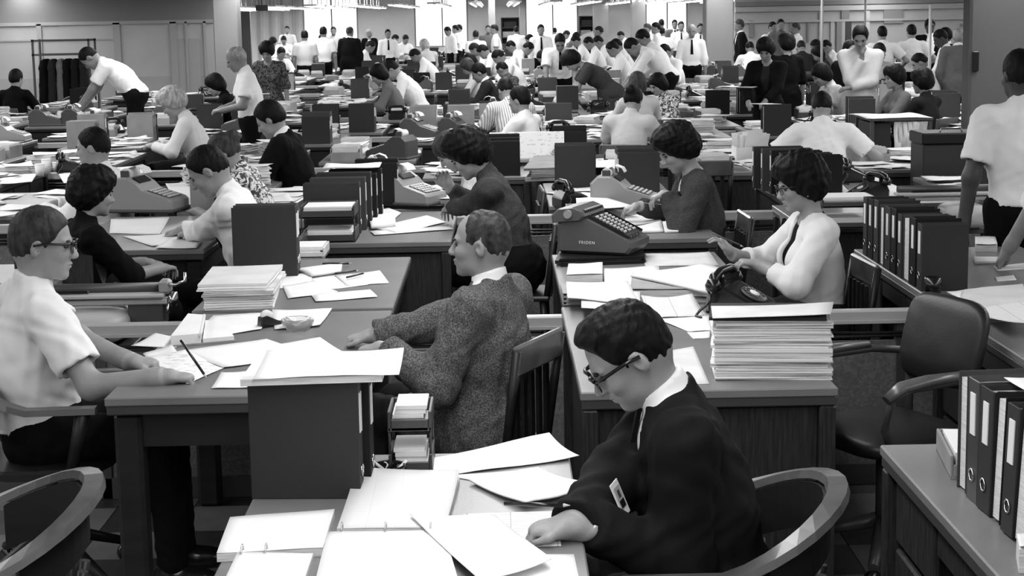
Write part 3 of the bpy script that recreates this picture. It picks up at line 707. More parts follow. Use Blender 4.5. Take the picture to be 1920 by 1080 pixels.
# lamps seen down the hall
def make_fixture():
    r = empty('fluorescent_fixture', (0, 0, 0))
    MB().box((0, 0, 0.03), (0.36, 2.2, 0.05), 0.01).build('housing', M_LAMPH, r)
    for x in (-0.1, 0.1): MB().tube([(x, -1.05, 0), (x, 1.05, 0)], 0.024, 6).build('tube', M_LAMP, r)
    for y in (-0.8, 0.8): MB().tube([(0, y, 0.05), (0, y, CEIL-2.30)], 0.01, 5).build('hanger', M_LAMPH, r)
    return r
_fx = None
for lx in [-9.8+1.15*i for i in range(16)]:
    for j in range(5):
        o = make_fixture() if _fx is None else copy_tree(_fx); _fx = _fx or o
        o.location = (lx, 46.5+j*2.6, 2.30); tag(o, 'bare fluorescent fixture hung from the ceiling far down the hall', 'light', 'fluorescent fixtures hung in rows')
ex = empty('exit_sign', PY(491, 15, 33.6), 0, 'small dark hanging sign beside the left column', 'sign')
MB().box((0, 0, 0), (0.26, 0.05, 0.12), 0.01).build('sign_box', M_VINYL, ex); MB().tube([(0, 0, 0.05), (0, 0, CEIL-ex.location.z)], 0.012, 6).build('hanger', M_STEEL, ex)

# ------------------------------------------------------------------ furniture
def desk(x0, x1, y0, y1, label, style='table', group=None, far=False, open_side=1):
    w, d = x1-x0, y1-y0; r = empty('office_desk', ((x0+x1)/2, (y0+y1)/2, 0), 0, label, 'desk', group)
    key = (round(w, 2), round(d, 2), style, far, open_side)
    if key in desk.cache:
        for nm, me, m, loc in desk.cache[key]: link(nm, me, m, r, loc)
        return r
    L = []
    def add(nm, mb, m, loc): me = mb.mesh(nm); L.append((nm, me, m, loc)); link(nm, me, m, r, loc)
    add('desk_top', MB().box((0, 0, 0), (w, d, 0.028), 0.004), M_TOP, (0, 0, 0.736))
    add('edge_band', MB().box((0, 0, 0), (w-0.008, d-0.008, 0.03), 0.004), M_TRIM if not far else M_WOOD, (0, 0, 0.708))
    if style == 'table':
        leg = MB().box((0, 0, 0), (0.085, 0.085, 0.69), 0.012)
        for sx in (-1, 1):
            for sy in (-1, 1): add('leg', leg, M_WOOD, (sx*(w/2-0.06), sy*(d/2-0.07), 0.347))
        for sx in (-1, 1): add('apron', MB().box((0, 0, 0), (0.025, d-0.2, 0.11)), M_WOOD, (sx*(w/2-0.045), 0, 0.638))
        for sy in (-1, 1): add('apron', MB().box((0, 0, 0), (w-0.18, 0.025, 0.11)), M_WOOD, (0, sy*(d/2-0.06), 0.638))
    elif far:
        add('pedestal', MB().box((0, 0, 0), (w-0.06, d-0.06, 0.62), 0.01), M_WOOD, (0, 0, 0.383))
    else:
        leg = MB().box((0, 0, 0), (0.05, 0.05, 0.69), 0.006)
        for sx in (-1, 1):
            for sy in (-1, 1): add('leg', leg, M_WOODG, (sx*(w/2-0.03), sy*(d/2-0.03), 0.347))
        for sy in (-1, 1): add('end_panel', MB().box((0, 0, 0), (w-0.11, 0.02, 0.56), 0.003), M_WOODG, (0, sy*(d/2-0.045), 0.405))
        add('side_panel', MB().box((0, 0, 0), (0.02, d-0.11, 0.56), 0.003), M_WOODG, (-open_side*(w/2-0.045), 0, 0.405))
        for sy in (-1, 1):
            for k in range(3):
                add('drawer', MB().box((0, 0, 0), (0.02, 0.36, 0.17), 0.006), M_WOODG, (open_side*(w/2-0.035), sy*(d/2-0.26), 0.60-k*0.19))
        add('centre_drawer', MB().box((0, 0, 0), (0.02, d-0.94, 0.08), 0.006), M_WOODG, (open_side*(w/2-0.035), 0, 0.645))
        for sy in (-1, 1): add('pedestal', MB().box((0, 0, 0), (w-0.14, 0.36, 0.58)), M_WOOD, (0, sy*(d/2-0.25), 0.40))
    desk.cache[key] = L
    return r
desk.cache = {}
def urail(w, d, z0, z1, n=18, wid=0.055, th=0.024, arm=0.22):
    # flat rail bent round the back of a chair that faces +X
    pts = [(arm, w/2, z0)]+[(-(d)*sin(pi*i/n), w/2*cos(pi*i/n), z0+(z1-z0)*sin(pi*i/n)**1.2) for i in range(n+1)]+[(arm, -w/2, z0)]
    V = []; F = []; P = [Vector(p) for p in pts]
    for i, p in enumerate(P):
        t = (P[min(i+1, len(P)-1)]-P[max(i-1, 0)]).normalized(); a = Vector((0, 0, 1)).cross(t).normalized()
        for (s, u) in ((-1, -0.6), (-0.8, 1), (0.8, 1), (1, -0.6), (0, -1)): V.append(p+a*s*wid/2+Vector((0, 0, u*th/2)))
    m = 5
    for i in range(len(P)-1):
        for k in range(m): F.append((i*m+k, i*m+(k+1) % m, (i+1)*m+(k+1) % m, (i+1)*m+k))
    F += [list(range(m))[::-1], [(len(P)-1)*m+k for k in range(m)]]
    return V, F, pts
def wood_chair_parts():
    L = []; V, F, pts = urail(0.56, 0.30, 0.665, 0.80)
    mb = MB(); mb.add(V, F, False); L.append(('arm_rail', mb.mesh('arm_rail'), M_ARM, (0, 0, 0)))
    mb = MB(); n = 16
    V2 = []; F2 = []
    for i in range(n+1):
        a = pi*(0.12+0.76*i/n); x, y, zt = -0.285*sin(a), 0.265*cos(a), 0.665+0.135*sin(a)**1.2
        for dz in (-0.015, -0.13): V2 += [(x, y, zt+dz), (x+0.018*sin(a), y-0.018*cos(a), zt+dz)]
    for i in range(n):
        b = i*4; F2 += [(b, b+4, b+6, b+2), (b+1, b+3, b+7, b+5), (b+2, b+6, b+7, b+3), (b, b+1, b+5, b+4)]
    F2 += [(0, 2, 3, 1), (n*4, n*4+1, n*4+3, n*4+2)]
    mb.add(V2, F2); L.append(('back_panel', mb.mesh('back_panel'), M_WOOD, (0, 0, 0)))
    for i in range(7):
        a = pi*(0.2+0.6*i/6); x, y = -0.27*sin(a), 0.25*cos(a)
        L.append(('slat', MB().tube([(x*0.82-0.02, y*0.85, 0.45), (x, y, 0.60)], 0.013, 6).mesh('slat'), M_WOOD, (0, 0, 0)))
    for sg in (1, -1): L.append(('arm_post', MB().tube([(0.12, sg*0.235, 0.44), (0.18, sg*0.28, 0.665)], [0.02, 0.024], 8).mesh('arm_post'), M_WOOD, (0, 0, 0)))
    s = MB(); prof = []
    N = 20
    for z, k in ((0.425, 0.94), (0.432, 1.0), (0.452, 1.0), (0.46, 0.95)):
        for i in range(N):
            w = 2*pi*i/N; c, q = cos(w), sin(w); e = 2.6
            prof.append((0.24*k*abs(c)**(2/e)*(1 if c > 0 else -1), 0.245*k*abs(q)**(2/e)*(1 if q > 0 else -1), z))
    F = [(r*N+i, r*N+(i+1) % N, (r+1)*N+(i+1) % N, (r+1)*N+i) for r in range(3) for i in range(N)]+[list(range(N))[::-1], [3*N+i for i in range(N)]]
    s.add(prof, F); L.append(('seat', s.mesh('seat'), M_WOOD, (0, 0, 0)))
    L.append(('post', MB().tube([(0, 0, 0.14), (0, 0, 0.43)], 0.028, 8).mesh('post'), M_STEEL, (0, 0, 0)))
    for i in range(4):
        a = pi/4+pi/2*i; c, q = cos(a), sin(a)
        L.append(('leg', MB().tube([(0.02*c, 0.02*q, 0.19), (0.16*c, 0.16*q, 0.13), (0.29*c, 0.29*q, 0.075)], [0.03, 0.026, 0.02], 6, 0.8).mesh('leg'), M_WOOD, (0, 0, 0)))
        L.append(('caster', MB().lathe([(0.001, -0.012), (0.03, -0.012), (0.033, 0), (0.03, 0.012), (0.001, 0.012)], 10, (0, 0, 0), Matrix.Rotation(pi/2, 3, 'X') @ Matrix.Rotation(a, 3, 'Y')).mesh('caster'), M_BLACK, (0.29*c, 0.29*q, 0.035)))
    return L
_wc = None
def wood_chair(x, y, rz, label, group=None, size=1.0):
    global _wc
    _wc = _wc or wood_chair_parts()
    r = empty('wooden_armchair', (x, y, 0), radians(rz), label, 'chair', group); r.scale = (size,)*3
    for nm, me, m, loc in _wc: link(nm, me, m, r, loc)
    return r
_sc = None
def simple_chair(x, y, rz, label, group=None, size=1.0):
    # straight backed wooden chair with slats, for the rows further down
    global _sc
    if _sc is None:
        L = [('seat', MB().box((0, 0, 0), (0.42, 0.42, 0.03), 0.01).mesh('seat'), M_WOOD, (0, 0, 0.445))]
        for sx in (-1, 1):
            for sy in (-1, 1): L.append(('leg', MB().tube([(sx*0.19, sy*0.18, 0), (sx*0.17, sy*0.17, 0.43)], [0.016, 0.02], 6).mesh('leg'), M_WOOD, (0, 0, 0)))
        for sy in (-1, 1): L.append(('back_post', MB().tube([(-0.19, sy*0.18, 0.44), (-0.25, sy*0.19, 0.86)], 0.018, 6).mesh('back_post'), M_WOOD, (0, 0, 0)))
        L.append(('top_rail', MB().box((0, 0, 0), (0.025, 0.40, 0.11), 0.008).mesh('top_rail'), M_ARM, (-0.245, 0, 0.82)))
        for i in range(5): L.append(('slat', MB().box((0, 0, 0), (0.014, 0.028, 0.32)).mesh('slat'), M_WOOD, (-0.215, (i-2)*0.065, 0.61)))
        _sc = L
    r = empty('office_chair', (x, y, 0), radians(rz), label, 'chair', group); r.scale = (size,)*3
    for nm, me, m, loc in _sc: link(nm, me, m, r, loc)
    return r
def pad_shape(w, h, t, n=5, bulge=0.02):
    # rounded cushion standing in the YZ plane
    V = []; F = []; N = 28
    for (x, k) in ((-t/2, 0.86), (-t/2-bulge*0.3, 0.5), (-t/2-bulge*0.4, 0.02)): pass
    rings = [(-t/2-bulge, 0.02), (-t/2-bulge*0.8, 0.5), (-t/2, 0.9), (-t*0.2, 1.0), (t*0.2, 1.0), (t/2, 0.9), (t/2+bulge*0.6, 0.5), (t/2+bulge*0.7, 0.02)]
    for x, k in rings:
        for i in range(N):
            a = 2*pi*i/N; c, q = cos(a), sin(a); e = 4.0
            V.append((x, w/2*k*abs(c)**(2/e)*(1 if c >= 0 else -1), h/2*k*abs(q)**(2/e)*(1 if q >= 0 else -1)))
    for r in range(len(rings)-1):
        for i in range(N): F.append((r*N+i, r*N+(i+1) % N, (r+1)*N+(i+1) % N, (r+1)*N+i))
    F += [list(range(N))[::-1], [(len(rings)-1)*N+i for i in range(N)]]
    return V, F
def padded_chair(x, y, rz, label, seatz=0.46):
    r = empty('padded_armchair', (x, y, 0), radians(rz), label, 'chair')
    V, F = pad_shape(0.40, 0.31, 0.05); T = Matrix.Rotation(radians(-14), 3, 'Y')
    b = MB(); b.add([T @ Vector(v) for v in V], F, True); b.build('backrest', M_VINYL, r, (-0.245, 0, 0.755))
    V, F = pad_shape(0.48, 0.46, 0.06, bulge=0.015); s = MB(); s.add([(v[2], v[1], -v[0]) for v in V], F, True); s.build('seat', M_VINYL, r, (0, 0, seatz))
    for sg in (1, -1):
        MB().tube([(-0.22, sg*0.15, 0.40), (-0.235, sg*0.16, 0.62), (-0.27, sg*0.17, 0.86)], 0.017, 8, 0.6).build('back_post', M_STEEL, r)
        MB().tube([(-0.25, sg*0.22, 0.68), (-0.16, sg*0.275, 0.685), (0.12, sg*0.28, 0.68), (0.20, sg*0.275, 0.65), (0.21, sg*0.26, 0.55), (0.14, sg*0.22, 0.44)], 0.014, 8).build('arm_frame', M_STEEL, r)
        MB().tube([(-0.14, sg*0.277, 0.70), (0.06, sg*0.282, 0.70), (0.16, sg*0.28, 0.69), (0.22, sg*0.277, 0.655)], [0.02, 0.028, 0.028, 0.02], 10, 0.7).build('arm_pad', M_ARM, r)
    MB().tube([(0, 0, 0.12), (0, 0, 0.43)], 0.03, 10).build('post', M_STEEL, r)
    for i in range(4):
        a = pi/4+pi/2*i; c, q = cos(a), sin(a)
        MB().tube([(0.02*c, 0.02*q, 0.15), (0.29*c, 0.29*q, 0.075)], [0.028, 0.018], 8).build('leg', M_STEEL, r)
        MB().lathe([(0.001, -0.014), (0.03, -0.014), (0.034, 0), (0.03, 0.014), (0.001, 0.014)], 10, (0, 0, 0), Matrix.Rotation(pi/2, 3, 'X')).build('caster', M_BLACK, r, (0.29*c, 0.29*q, 0.035))
    return r
def low_partition(y, x0, x1, label, zt=0.712):
    r = empty('low_partition', ((x0+x1)/2, y, 0), 0, label, 'partition'); w = x1-x0
    MB().box((0, 0, 0), (w, 0.035, 0.5), 0.003).build('panel', M_PANEL, r, (0, 0, 0.335))
    MB().box((0, 0, 0), (w, 0.05, 0.09), 0.003).build('kick_rail', M_STEEL, r, (0, 0, 0.045))
    MB().box((0, 0, 0), (w, 0.055, 0.055), 0.006).build('top_rail', M_RAIL, r, (0, 0, zt-0.0275))
    MB().box((0, 0, 0), (w, 0.012, 0.012)).build('shadow_bead', M_RAIL, r, (0, -0.032, zt-0.045))
    MB().tube([(-w/2+i*w/12, -0.03, zt-0.085-0.006*(i % 2)) for i in range(13)], 0.007, 6).build('cable', M_BLACK, r)
    MB().tube([(-w/2+i*w/12, -0.03, zt-0.10-0.008*((i+1) % 2)) for i in range(13)], 0.006, 6).build('cable', M_VINYL, r)
    n = max(1, int(w/1.5))
    for i in range(n+1): MB().box((0, 0, 0), (0.045, 0.05, 0.66), 0.004).build('post', M_STEEL, r, (-w/2+0.03+i*(w-0.06)/n, 0, 0.33))
    return r

# ------------------------------------------------------------------ things on desks
ZD = 0.7505
def sheet_quad(name, px, label, z=ZD, m=M_PAPER, curl=0.0, th=0.0012, lift=None, n=8, cat='paper', group=None, wave=0.0, world=None):
    """A sheet whose four corners lie at these places; lift raises corners, curl bows the far edge."""
    P = world or [PZ(u, v, z) for u, v in px]; c = sum(P, Vector())/4; lift = lift or (0, 0, 0, 0)
    V = []; F = []; rs = (hash(label) % 97)/10
    rs = (sum(map(ord, label)) % 97)/10
    for j in range(n+1):
        t = j/n
        for i in range(n+1):
            s = i/n; p = P[0]*(1-s)*(1-t)+P[1]*s*(1-t)+P[2]*s*t+P[3]*(1-s)*t-c
            zz = lift[0]*((1-s)*(1-t))**1.5+lift[1]*(s*(1-t))**1.5+lift[2]*(s*t)**1.5+lift[3]*((1-s)*t)**1.5+curl*max(0, 1-2.2*t)**2+wave*0.5*(1+sin(7*s+4*t+rs))*(0.3+abs(s-.5))
            V.append((p.x, p.y, zz+th))
    m0 = len(V); V += [(a, b, cc-th) for a, b, cc in V]; w = n+1
    for j in range(n):
        for i in range(n):
            a = j*w+i; F.append((a, a+w, a+w+1, a+1)); F.append((m0+a, m0+a+1, m0+a+w+1, m0+a+w))
    bd = [i for i in range(w)]+[j*w+n for j in range(1, w)]+[n*w+i for i in range(n-1, -1, -1)]+[j*w for j in range(n-1, 0, -1)]
    for i in range(len(bd)):
        a, b = bd[i], bd[(i+1) % len(bd)]; F.append((a, b, m0+b, m0+a))
    mb = MB(); mb.add(V, F, True); o = mb.build(name, m, None, c)
    if name == 'sheet' or label is None: return o
    return tag(o, label, cat, group)
def block_quad(name, px, h, label, z=ZD, m=M_PAPER, me=None, cat='paper stack', group=None, jag=0.0, n=6, parts=True):
    """A low stack of sheets standing on four corners: page block with a top sheet."""
    P = [PZ(u, v, z) for u, v in px]; c = sum(P, Vector())/4; r = empty(name, c, 0, label, cat, group); rnd = random.Random(sum(map(ord, label)))
    mb = MB()
    for k in range(n):
        dx, dy = rnd.uniform(-jag, jag), rnd.uniform(-jag, jag); hh = h/n
        V = [(p.x-c.x+dx, p.y-c.y+dy, k*hh) for p in P]+[(p.x-c.x+dx, p.y-c.y+dy, (k+1)*hh-0.0004) for p in P]
        mb.add(V, [(3, 2, 1, 0), (4, 5, 6, 7), (0, 1, 5, 4), (1, 2, 6, 5), (2, 3, 7, 6), (3, 0, 4, 7)])
    mb.build('page_block', me or M_EDGE, r)
    s = sheet_quad('sheet', None, label, 0, m, world=[Vector((p.x, p.y, c.z+h)) for p in P], wave=0.004, curl=0.004)
    s.name = 'top_sheet'; s.parent = r; s.location = (0, 0, h)
    for k_ in ('label', 'category'):
        if k_ in s: del s[k_]
    return r
_bc = {}
def binder(x, y, z, w, h, t, spine, label, m=M_BIND, rz=0, tagm=True, group=None, tilt=0, tagpos=0.72):
    """Ring binder standing with its covers facing along Y; spine=+1 looks to +X, -1 to -X. x,y: middle of the foot."""
    r = empty('ring_binder', (x, y, z), radians(rz), label, 'binder', group)
    if tilt: r.rotation_euler = (0, radians(tilt), radians(rz))
    key = (round(w, 3), round(h, 3), round(t, 3), spine, m.name, tagm)
    if key not in _bc:
        L = []
        mb = MB(); e = 0.004
        for sy in (-1, 1): mb.box((0, sy*(t/2-e/2), h/2), (w, e, h), 0.0018)
        mb.box((spine*(w/2-e/2), 0, h/2), (e, t-2*e, h), 0.001); L.append(('cover', mb.mesh('cover'), m))
        L.append(('pages', MB().box((-spine*0.001, 0, h/2-0.004), (w-0.014, t-2*e-0.004, h-0.02)).mesh('pages'), M_EDGE))
        if tagm:
            L.append(('spine_label', MB().box((spine*(w/2+0.001), 0, h*tagpos), (0.003, min(0.03, t*0.55), h*0.34), 0.0005).mesh('spine_label'), M_TAG))
            L.append(('finger_ring', MB().tube([(spine*(w/2+0.002), 0.014*cos(a), h*0.22+0.014*sin(a)) for a in [2*pi*i/10 for i in range(11)]], 0.0025, 5, cap=False).mesh('finger_ring'), M_CHROME))
        _bc[key] = L
    for nm, me, mm in _bc[key]: link(nm, me, mm, r)
    return r
def phone(x, y, rz, label, z=ZD, group=None, size=1.0):
    r = empty('telephone', (x, y, z), radians(rz), label, 'telephone', group); r.scale = (size,)*3
    if not phone.L:
        L = phone.L
        out = [(-0.10, 0), (0.11, 0), (0.115, 0.02), (0.105, 0.035), (0.0, 0.085), (-0.04, 0.105), (-0.075, 0.10), (-0.10, 0.05)]
        b = MB(); b.prism(out, -0.095, 0.095, 0.018); L.append(('base', b.mesh('base'), M_BLACK))
        T = Matrix.Rotation(radians(26), 3, 'Y')
        d = MB(); d.lathe([(0.001, 0.0), (0.052, 0.0), (0.052, 0.006), (0.046, 0.009), (0.001, 0.009)], 20, (0.055, 0, 0.062), T); L.append(('dial', d.mesh('dial'), M_STEEL))
        d = MB(); d.lathe([(0.001, 0.009), (0.02, 0.009), (0.02, 0.012), (0.001, 0.012)], 14, (0.055, 0, 0.062), T); L.append(('dial_card', d.mesh('dial_card'), M_TAG))
        d = MB()
        for i in range(10):
            a = radians(40+29*i); c = T @ Vector((0.037*cos(a), 0.037*sin(a), 0.0098)); d.lathe([(0.001, 0), (0.0065, 0), (0.0065, 0.001), (0.001, 0.001)], 8, (0.055+c.x, c.y, 0.062+c.z), T)
        L.append(('finger_holes', d.mesh('finger_holes'), M_BLACK))
        h = MB(); h.tube([(-0.06, -0.11, 0.105), (-0.06, -0.09, 0.135), (-0.055, -0.05, 0.15), (-0.055, 0.05, 0.15), (-0.06, 0.09, 0.135), (-0.06, 0.11, 0.105)], [0.016, 0.02, 0.016, 0.016, 0.02, 0.016], 10)
        for sg in (1, -1): h.lathe([(0.001, -0.03), (0.026, -0.03), (0.03, -0.01), (0.02, 0.012), (0.001, 0.014)], 12, (-0.06, sg*0.105, 0.118))
        L.append(('handset', h.mesh('handset'), M_BLACK))
        c = MB(); c.tube([(-0.08+0.02*sin(i*0.9), -0.11-0.012*i, 0.09-0.085*min(1, i/5)) for i in range(9)], 0.005, 6); L.append(('cord', c.mesh('cord'), M_BLACK))
        for sg in (1, -1): L.append(('cradle', MB().box((-0.06, sg*0.07, 0.118), (0.06, 0.012, 0.04), 0.004).mesh('cradle'), M_BLACK))
    for nm, me, m in phone.L: link(nm, me, m, r)
    return r
phone.L = []
def adding_machine(x, y, rz, label, z=ZD, m=M_MACH, group=None, size=1.0):
    r = empty('adding_machine', (x, y, z), radians(rz), label, 'adding machine', group); r.scale = (size,)*3
    if not adding_machine.L:
        L = adding_machine.L
        out = [(-0.19, 0.0), (0.17, 0.0), (0.185, 0.02), (0.185, 0.06), (0.17, 0.075), (0.02, 0.12), (-0.02, 0.16), (-0.07, 0.19), (-0.15, 0.19), (-0.19, 0.15)]
        b = MB(); b.prism(out, -0.125, 0.125, 0.014); L.append(('body', b.mesh('body'), None))
        L.append(('base_skirt', MB().box((-0.003, 0, 0.012), (0.386, 0.262, 0.02), 0.006).mesh('base_skirt'), M_MACHD))
        T = Matrix.Rotation(radians(16.7), 3, 'Y')
        L.append(('key_plate', MB().box((0.095, -0.0, 0.099), (0.13, 0.17, 0.006), 0.002, T).mesh('key_plate'), M_STEEL))
        kb = MB()
        for i in range(5):
            for j in range(6): kb.box((0.04+i*0.026+0.002, -0.068+j*0.027, 0.117-i*0.0078), (0.017, 0.018, 0.012), 0.003, T)
        L.append(('keys', kb.mesh('keys'), M_KEY))
        L.append(('paper_roll', MB().tube([(-0.10, -0.06, 0.205), (-0.10, 0.06, 0.205)], 0.032, 14).mesh('paper_roll'), M_PAPER))
        for sg in (1, -1): L.append(('roll_bracket', MB().box((-0.10, sg*0.07, 0.198), (0.05, 0.008, 0.055), 0.006).mesh('roll_bracket'), M_STEEL))
        L.append(('window', MB().box((-0.035, 0, 0.172), (0.05, 0.15, 0.012), 0.003, Matrix.Rotation(radians(35), 3, 'Y')).mesh('window'), M_BLACK))
        t = MB(); V = [(-0.09, -0.05, 0.235), (-0.09, 0.05, 0.235), (-0.05, -0.05, 0.25), (-0.05, 0.05, 0.25), (-0.01, -0.05, 0.235), (-0.01, 0.05, 0.235), (0.005, -0.05, 0.21), (0.005, 0.05, 0.21)]
        V += [(a, b_, c-0.002) for a, b_, c in V]; F = []
        for i in range(3): F += [(i*2, i*2+1, i*2+3, i*2+2), (8+i*2, 8+i*2+2, 8+i*2+3, 8+i*2+1)]
        t.add(V, F, True); L.append(('tape', t.mesh('tape'), M_PAPER))
    for nm, me, mm in adding_machine.L: link(nm, me, mm or m, r)
    return r
adding_machine.L = []
def tray(x, y, w, d, label, z=ZD, h=0.07, m=M_CARD, rz=0, fill=0.5, group=None, tiers=1, fm=M_PAPER):
    r = empty('letter_tray', (x, y, z), radians(rz), label, 'tray', group); e = 0.008
    for k in range(tiers):
        zz = k*(h+0.06)+0.002*0
        MB().box((0, 0, e/2+zz), (w, d, e)).build('tray_base', m, r)
        for sx in (-1, 1): MB().box((sx*(w/2-e/2), 0, h/2+zz), (e, d, h), 0.002).build('side', m, r)
        MB().box((0, d/2-e/2, h/2+zz), (w-2*e, e, h), 0.002).build('side', m, r)
        MB().box((0, -d/2+e/2, h*0.3+zz), (w-2*e, e, h*0.6), 0.002).build('side', m, r)
        if fill:
            s = MB(); rnd = random.Random(int(x*100+k))
            for q in range(5): s.box((rnd.uniform(-.006, .006), rnd.uniform(-.006, .006), zz+e+h*fill*(q+0.5)/5), (w-2*e-0.016, d-2*e-0.016, h*fill/5-0.0008))
            s.build('papers', fm, r)
        if k:
            for sx in (-1, 1):
                for sy in (-1, 1): MB().tube([(sx*(w/2-0.004), sy*(d/2-0.012), h-0.01), (sx*(w/2-0.004), sy*(d/2-0.012), zz+0.01)], 0.004, 6).build('tier_post', M_STEEL, r)
    return r
def pen(p0, p1, label, m=M_BLACK, r0=0.0045):
    p0, p1 = Vector(p0), Vector(p1); o = empty('pencil', p0, 0, label, 'pencil'); d = p1-p0
    MB().tube([(0, 0, 0), d*0.9], r0, 7).build('shaft', m, o); MB().tube([d*0.9, d], [r0, 0.0008], 7).build('tip', M_KEY, o); return o
def ashtray(x, y, label, m, r=0.055, h=0.032, n=20, z=ZD, butts=2):
    o = empty('ashtray', (x, y, z), 0, label, 'ashtray')
    MB().lathe([(0.001, 0), (r*0.7, 0), (r*0.95, h*0.45), (r, h*0.8), (r*0.94, h), (r*0.82, h), (r*0.74, h*0.7), (r*0.6, h*0.35), (0.001, h*0.3)], n).build('bowl', m, o)
    for i in range(butts): MB().tube([(0.02*cos(i*2.2), 0.02*sin(i*2.2), h*0.5), (0.05*cos(i*2.2+.4), 0.05*sin(i*2.2+.4), h+0.004)], 0.004, 6).build('cigarette_end', M_PAPER, o)
    return o
def folder_pile(px, n, h, label0, group, z=ZD, jag=0.012, m=(M_PAPER, M_PAPER2, M_EDGE), top=None, world=None, name='paper_bundle', curl=0.0):
    """Every bundle of the pile is a thing of its own."""
    P = world or [PZ(u, v, z) for u, v in px]; c = sum(P, Vector())/4; rnd = random.Random(sum(map(ord, label0))); zz = z; res = []
    hs = [rnd.uniform(0.6, 1.5) for _ in range(n)]; tot = sum(hs)
    for k in range(n):
        hh = h*hs[k]/tot; dx, dy, a = rnd.uniform(-jag, jag), rnd.uniform(-jag, jag), rnd.uniform(-0.05, 0.05); R = Matrix.Rotation(a, 3, 'Z')
        q = [R @ Vector((p.x-c.x, p.y-c.y, 0)) for p in P]; sub = max(1, int(hh/0.006)); mb = MB()
        N = 5
        for s in range(sub):
            j = rnd.uniform(-0.004, 0.004); V = []; z0, z1 = hh*s/sub, hh*(s+1)/sub-0.0006
            ring = []
            for e in range(4):
                for t in range(N): ring.append(q[e].lerp(q[(e+1) % 4], t/N)+Vector((j+rnd.uniform(-.0012, .0012), j+rnd.uniform(-.0012, .0012), 0)))
            M_ = len(ring); w = [0.0016*sin(i*0.9+k) for i in range(M_)]
            V = [(p.x, p.y, z0+max(0, w[i]) if s else z0) for i, p in enumerate(ring)]+[(p.x, p.y, z1-max(0, -w[i])) for i, p in enumerate(ring)]
            F = [list(range(M_))[::-1], [M_+i for i in range(M_)]]+[(i, (i+1) % M_, M_+(i+1) % M_, M_+i) for i in range(M_)]
            mb.add(V, F)
        lab = (top if (top and k == n-1) else '%s, %s from the bottom' % (label0, ORD[k]))
        o = mb.build(name, m[rnd.randrange(len(m))] if not (top and k == n-1) else M_BIND, None, (c.x+dx, c.y+dy, zz)); tag(o, lab, 'paper bundle', group); zz += hh+0.0004; res.append(o)
    return res, zz
def book_open(px, label, z=ZD, h1=0.03, h2=0.012):
    P = [PZ(u, v, z) for u, v in px]; c = sum(P, Vector())/4; r = empty('desk_calendar', c, 0, label, 'calendar'); q = [p-c for p in P]
    def blk(a, b, cc, d, z0, z1, nm, m):
        mb = MB(); V = [(p.x, p.y, z0) for p in (a, b, cc, d)]+[(p.x, p.y, z1) for p in (a, b, cc, d)]
        mb.add(V, [(3, 2, 1, 0), (4, 5, 6, 7), (0, 1, 5, 4), (1, 2, 6, 5), (2, 3, 7, 6), (3, 0, 4, 7)]); mb.build(nm, m, r)
    m0, m1 = q[0].lerp(q[1], 0.47), q[3].lerp(q[2], 0.47)
    blk(q[0], q[1], q[2], q[3], 0, 0.006, 'cover', M_CARD); i_ = lambda p: p*0.95
    blk(i_(q[0]), i_(m0), i_(m1), i_(q[3]), 0.006, 0.006+h1, 'left_pages', M_PAPER); n0, n1 = q[0].lerp(q[1], 0.5), q[3].lerp(q[2], 0.5)
    blk(i_(n0), i_(q[1]), i_(q[2]), i_(n1), 0.006, 0.006+h2, 'right_pages', M_PAPER)
    MB().tube([m0+Vector((0, 0, h1+0.002)), m1+Vector((0, 0, h1+0.002))], 0.006, 8).build('binding', M_TAG, r)
    return r
def notebook(up, lo, label, th=0.014, curl=0.0, z=ZD, ring_px=()):
    """Open ring notebook: upper and lower page blocks with rings between."""
    PU = [PZ(u, v, z) for u, v in up]; PL = [PZ(u, v, z) for u, v in lo]; c = sum(PU+PL, Vector())/8
    r = empty('open_notebook', c, 0, label, 'notebook')
    for P, nm, cu in ((PU, 'upper_pages', curl), (PL, 'lower_pages', 0)):
        cc = sum(P, Vector())/4; mb = MB()
        V = [(p.x-c.x, p.y-c.y, 0) for p in P]+[(p.x-c.x, p.y-c.y, th) for p in P]
        mb.add(V, [(3, 2, 1, 0), (4, 5, 6, 7), (0, 1, 5, 4), (1, 2, 6, 5), (2, 3, 7, 6), (3, 0, 4, 7)]); mb.build(nm, M_EDGE, r)
        s = sheet_quad('sheet', None, label+nm, 0, M_PAGE if cu else M_PAPER, world=[Vector((p.x, p.y, z+th)) for p in P], curl=cu, lift=(cu*0.6, cu*0.3, 0, 0), wave=0.002)
        s.name = 'page'; s.parent = r; s.location = cc-c+Vector((0, 0, th+0.0003))
        for k_ in ('label', 'category'):
            if k_ in s: del s[k_]
    for (u, v) in ring_px:
        p = PZ(u, v, z)-c
        MB().tube([(p.x, p.y+0.016*cos(a), th+0.018*sin(a)) for a in [pi*i/8 for i in range(9)]], 0.0018, 6).build('ring', M_CHROME, r)
    return r
def pixbox(px, z=ZD): return [PZ(u, v, z) for u, v in px]
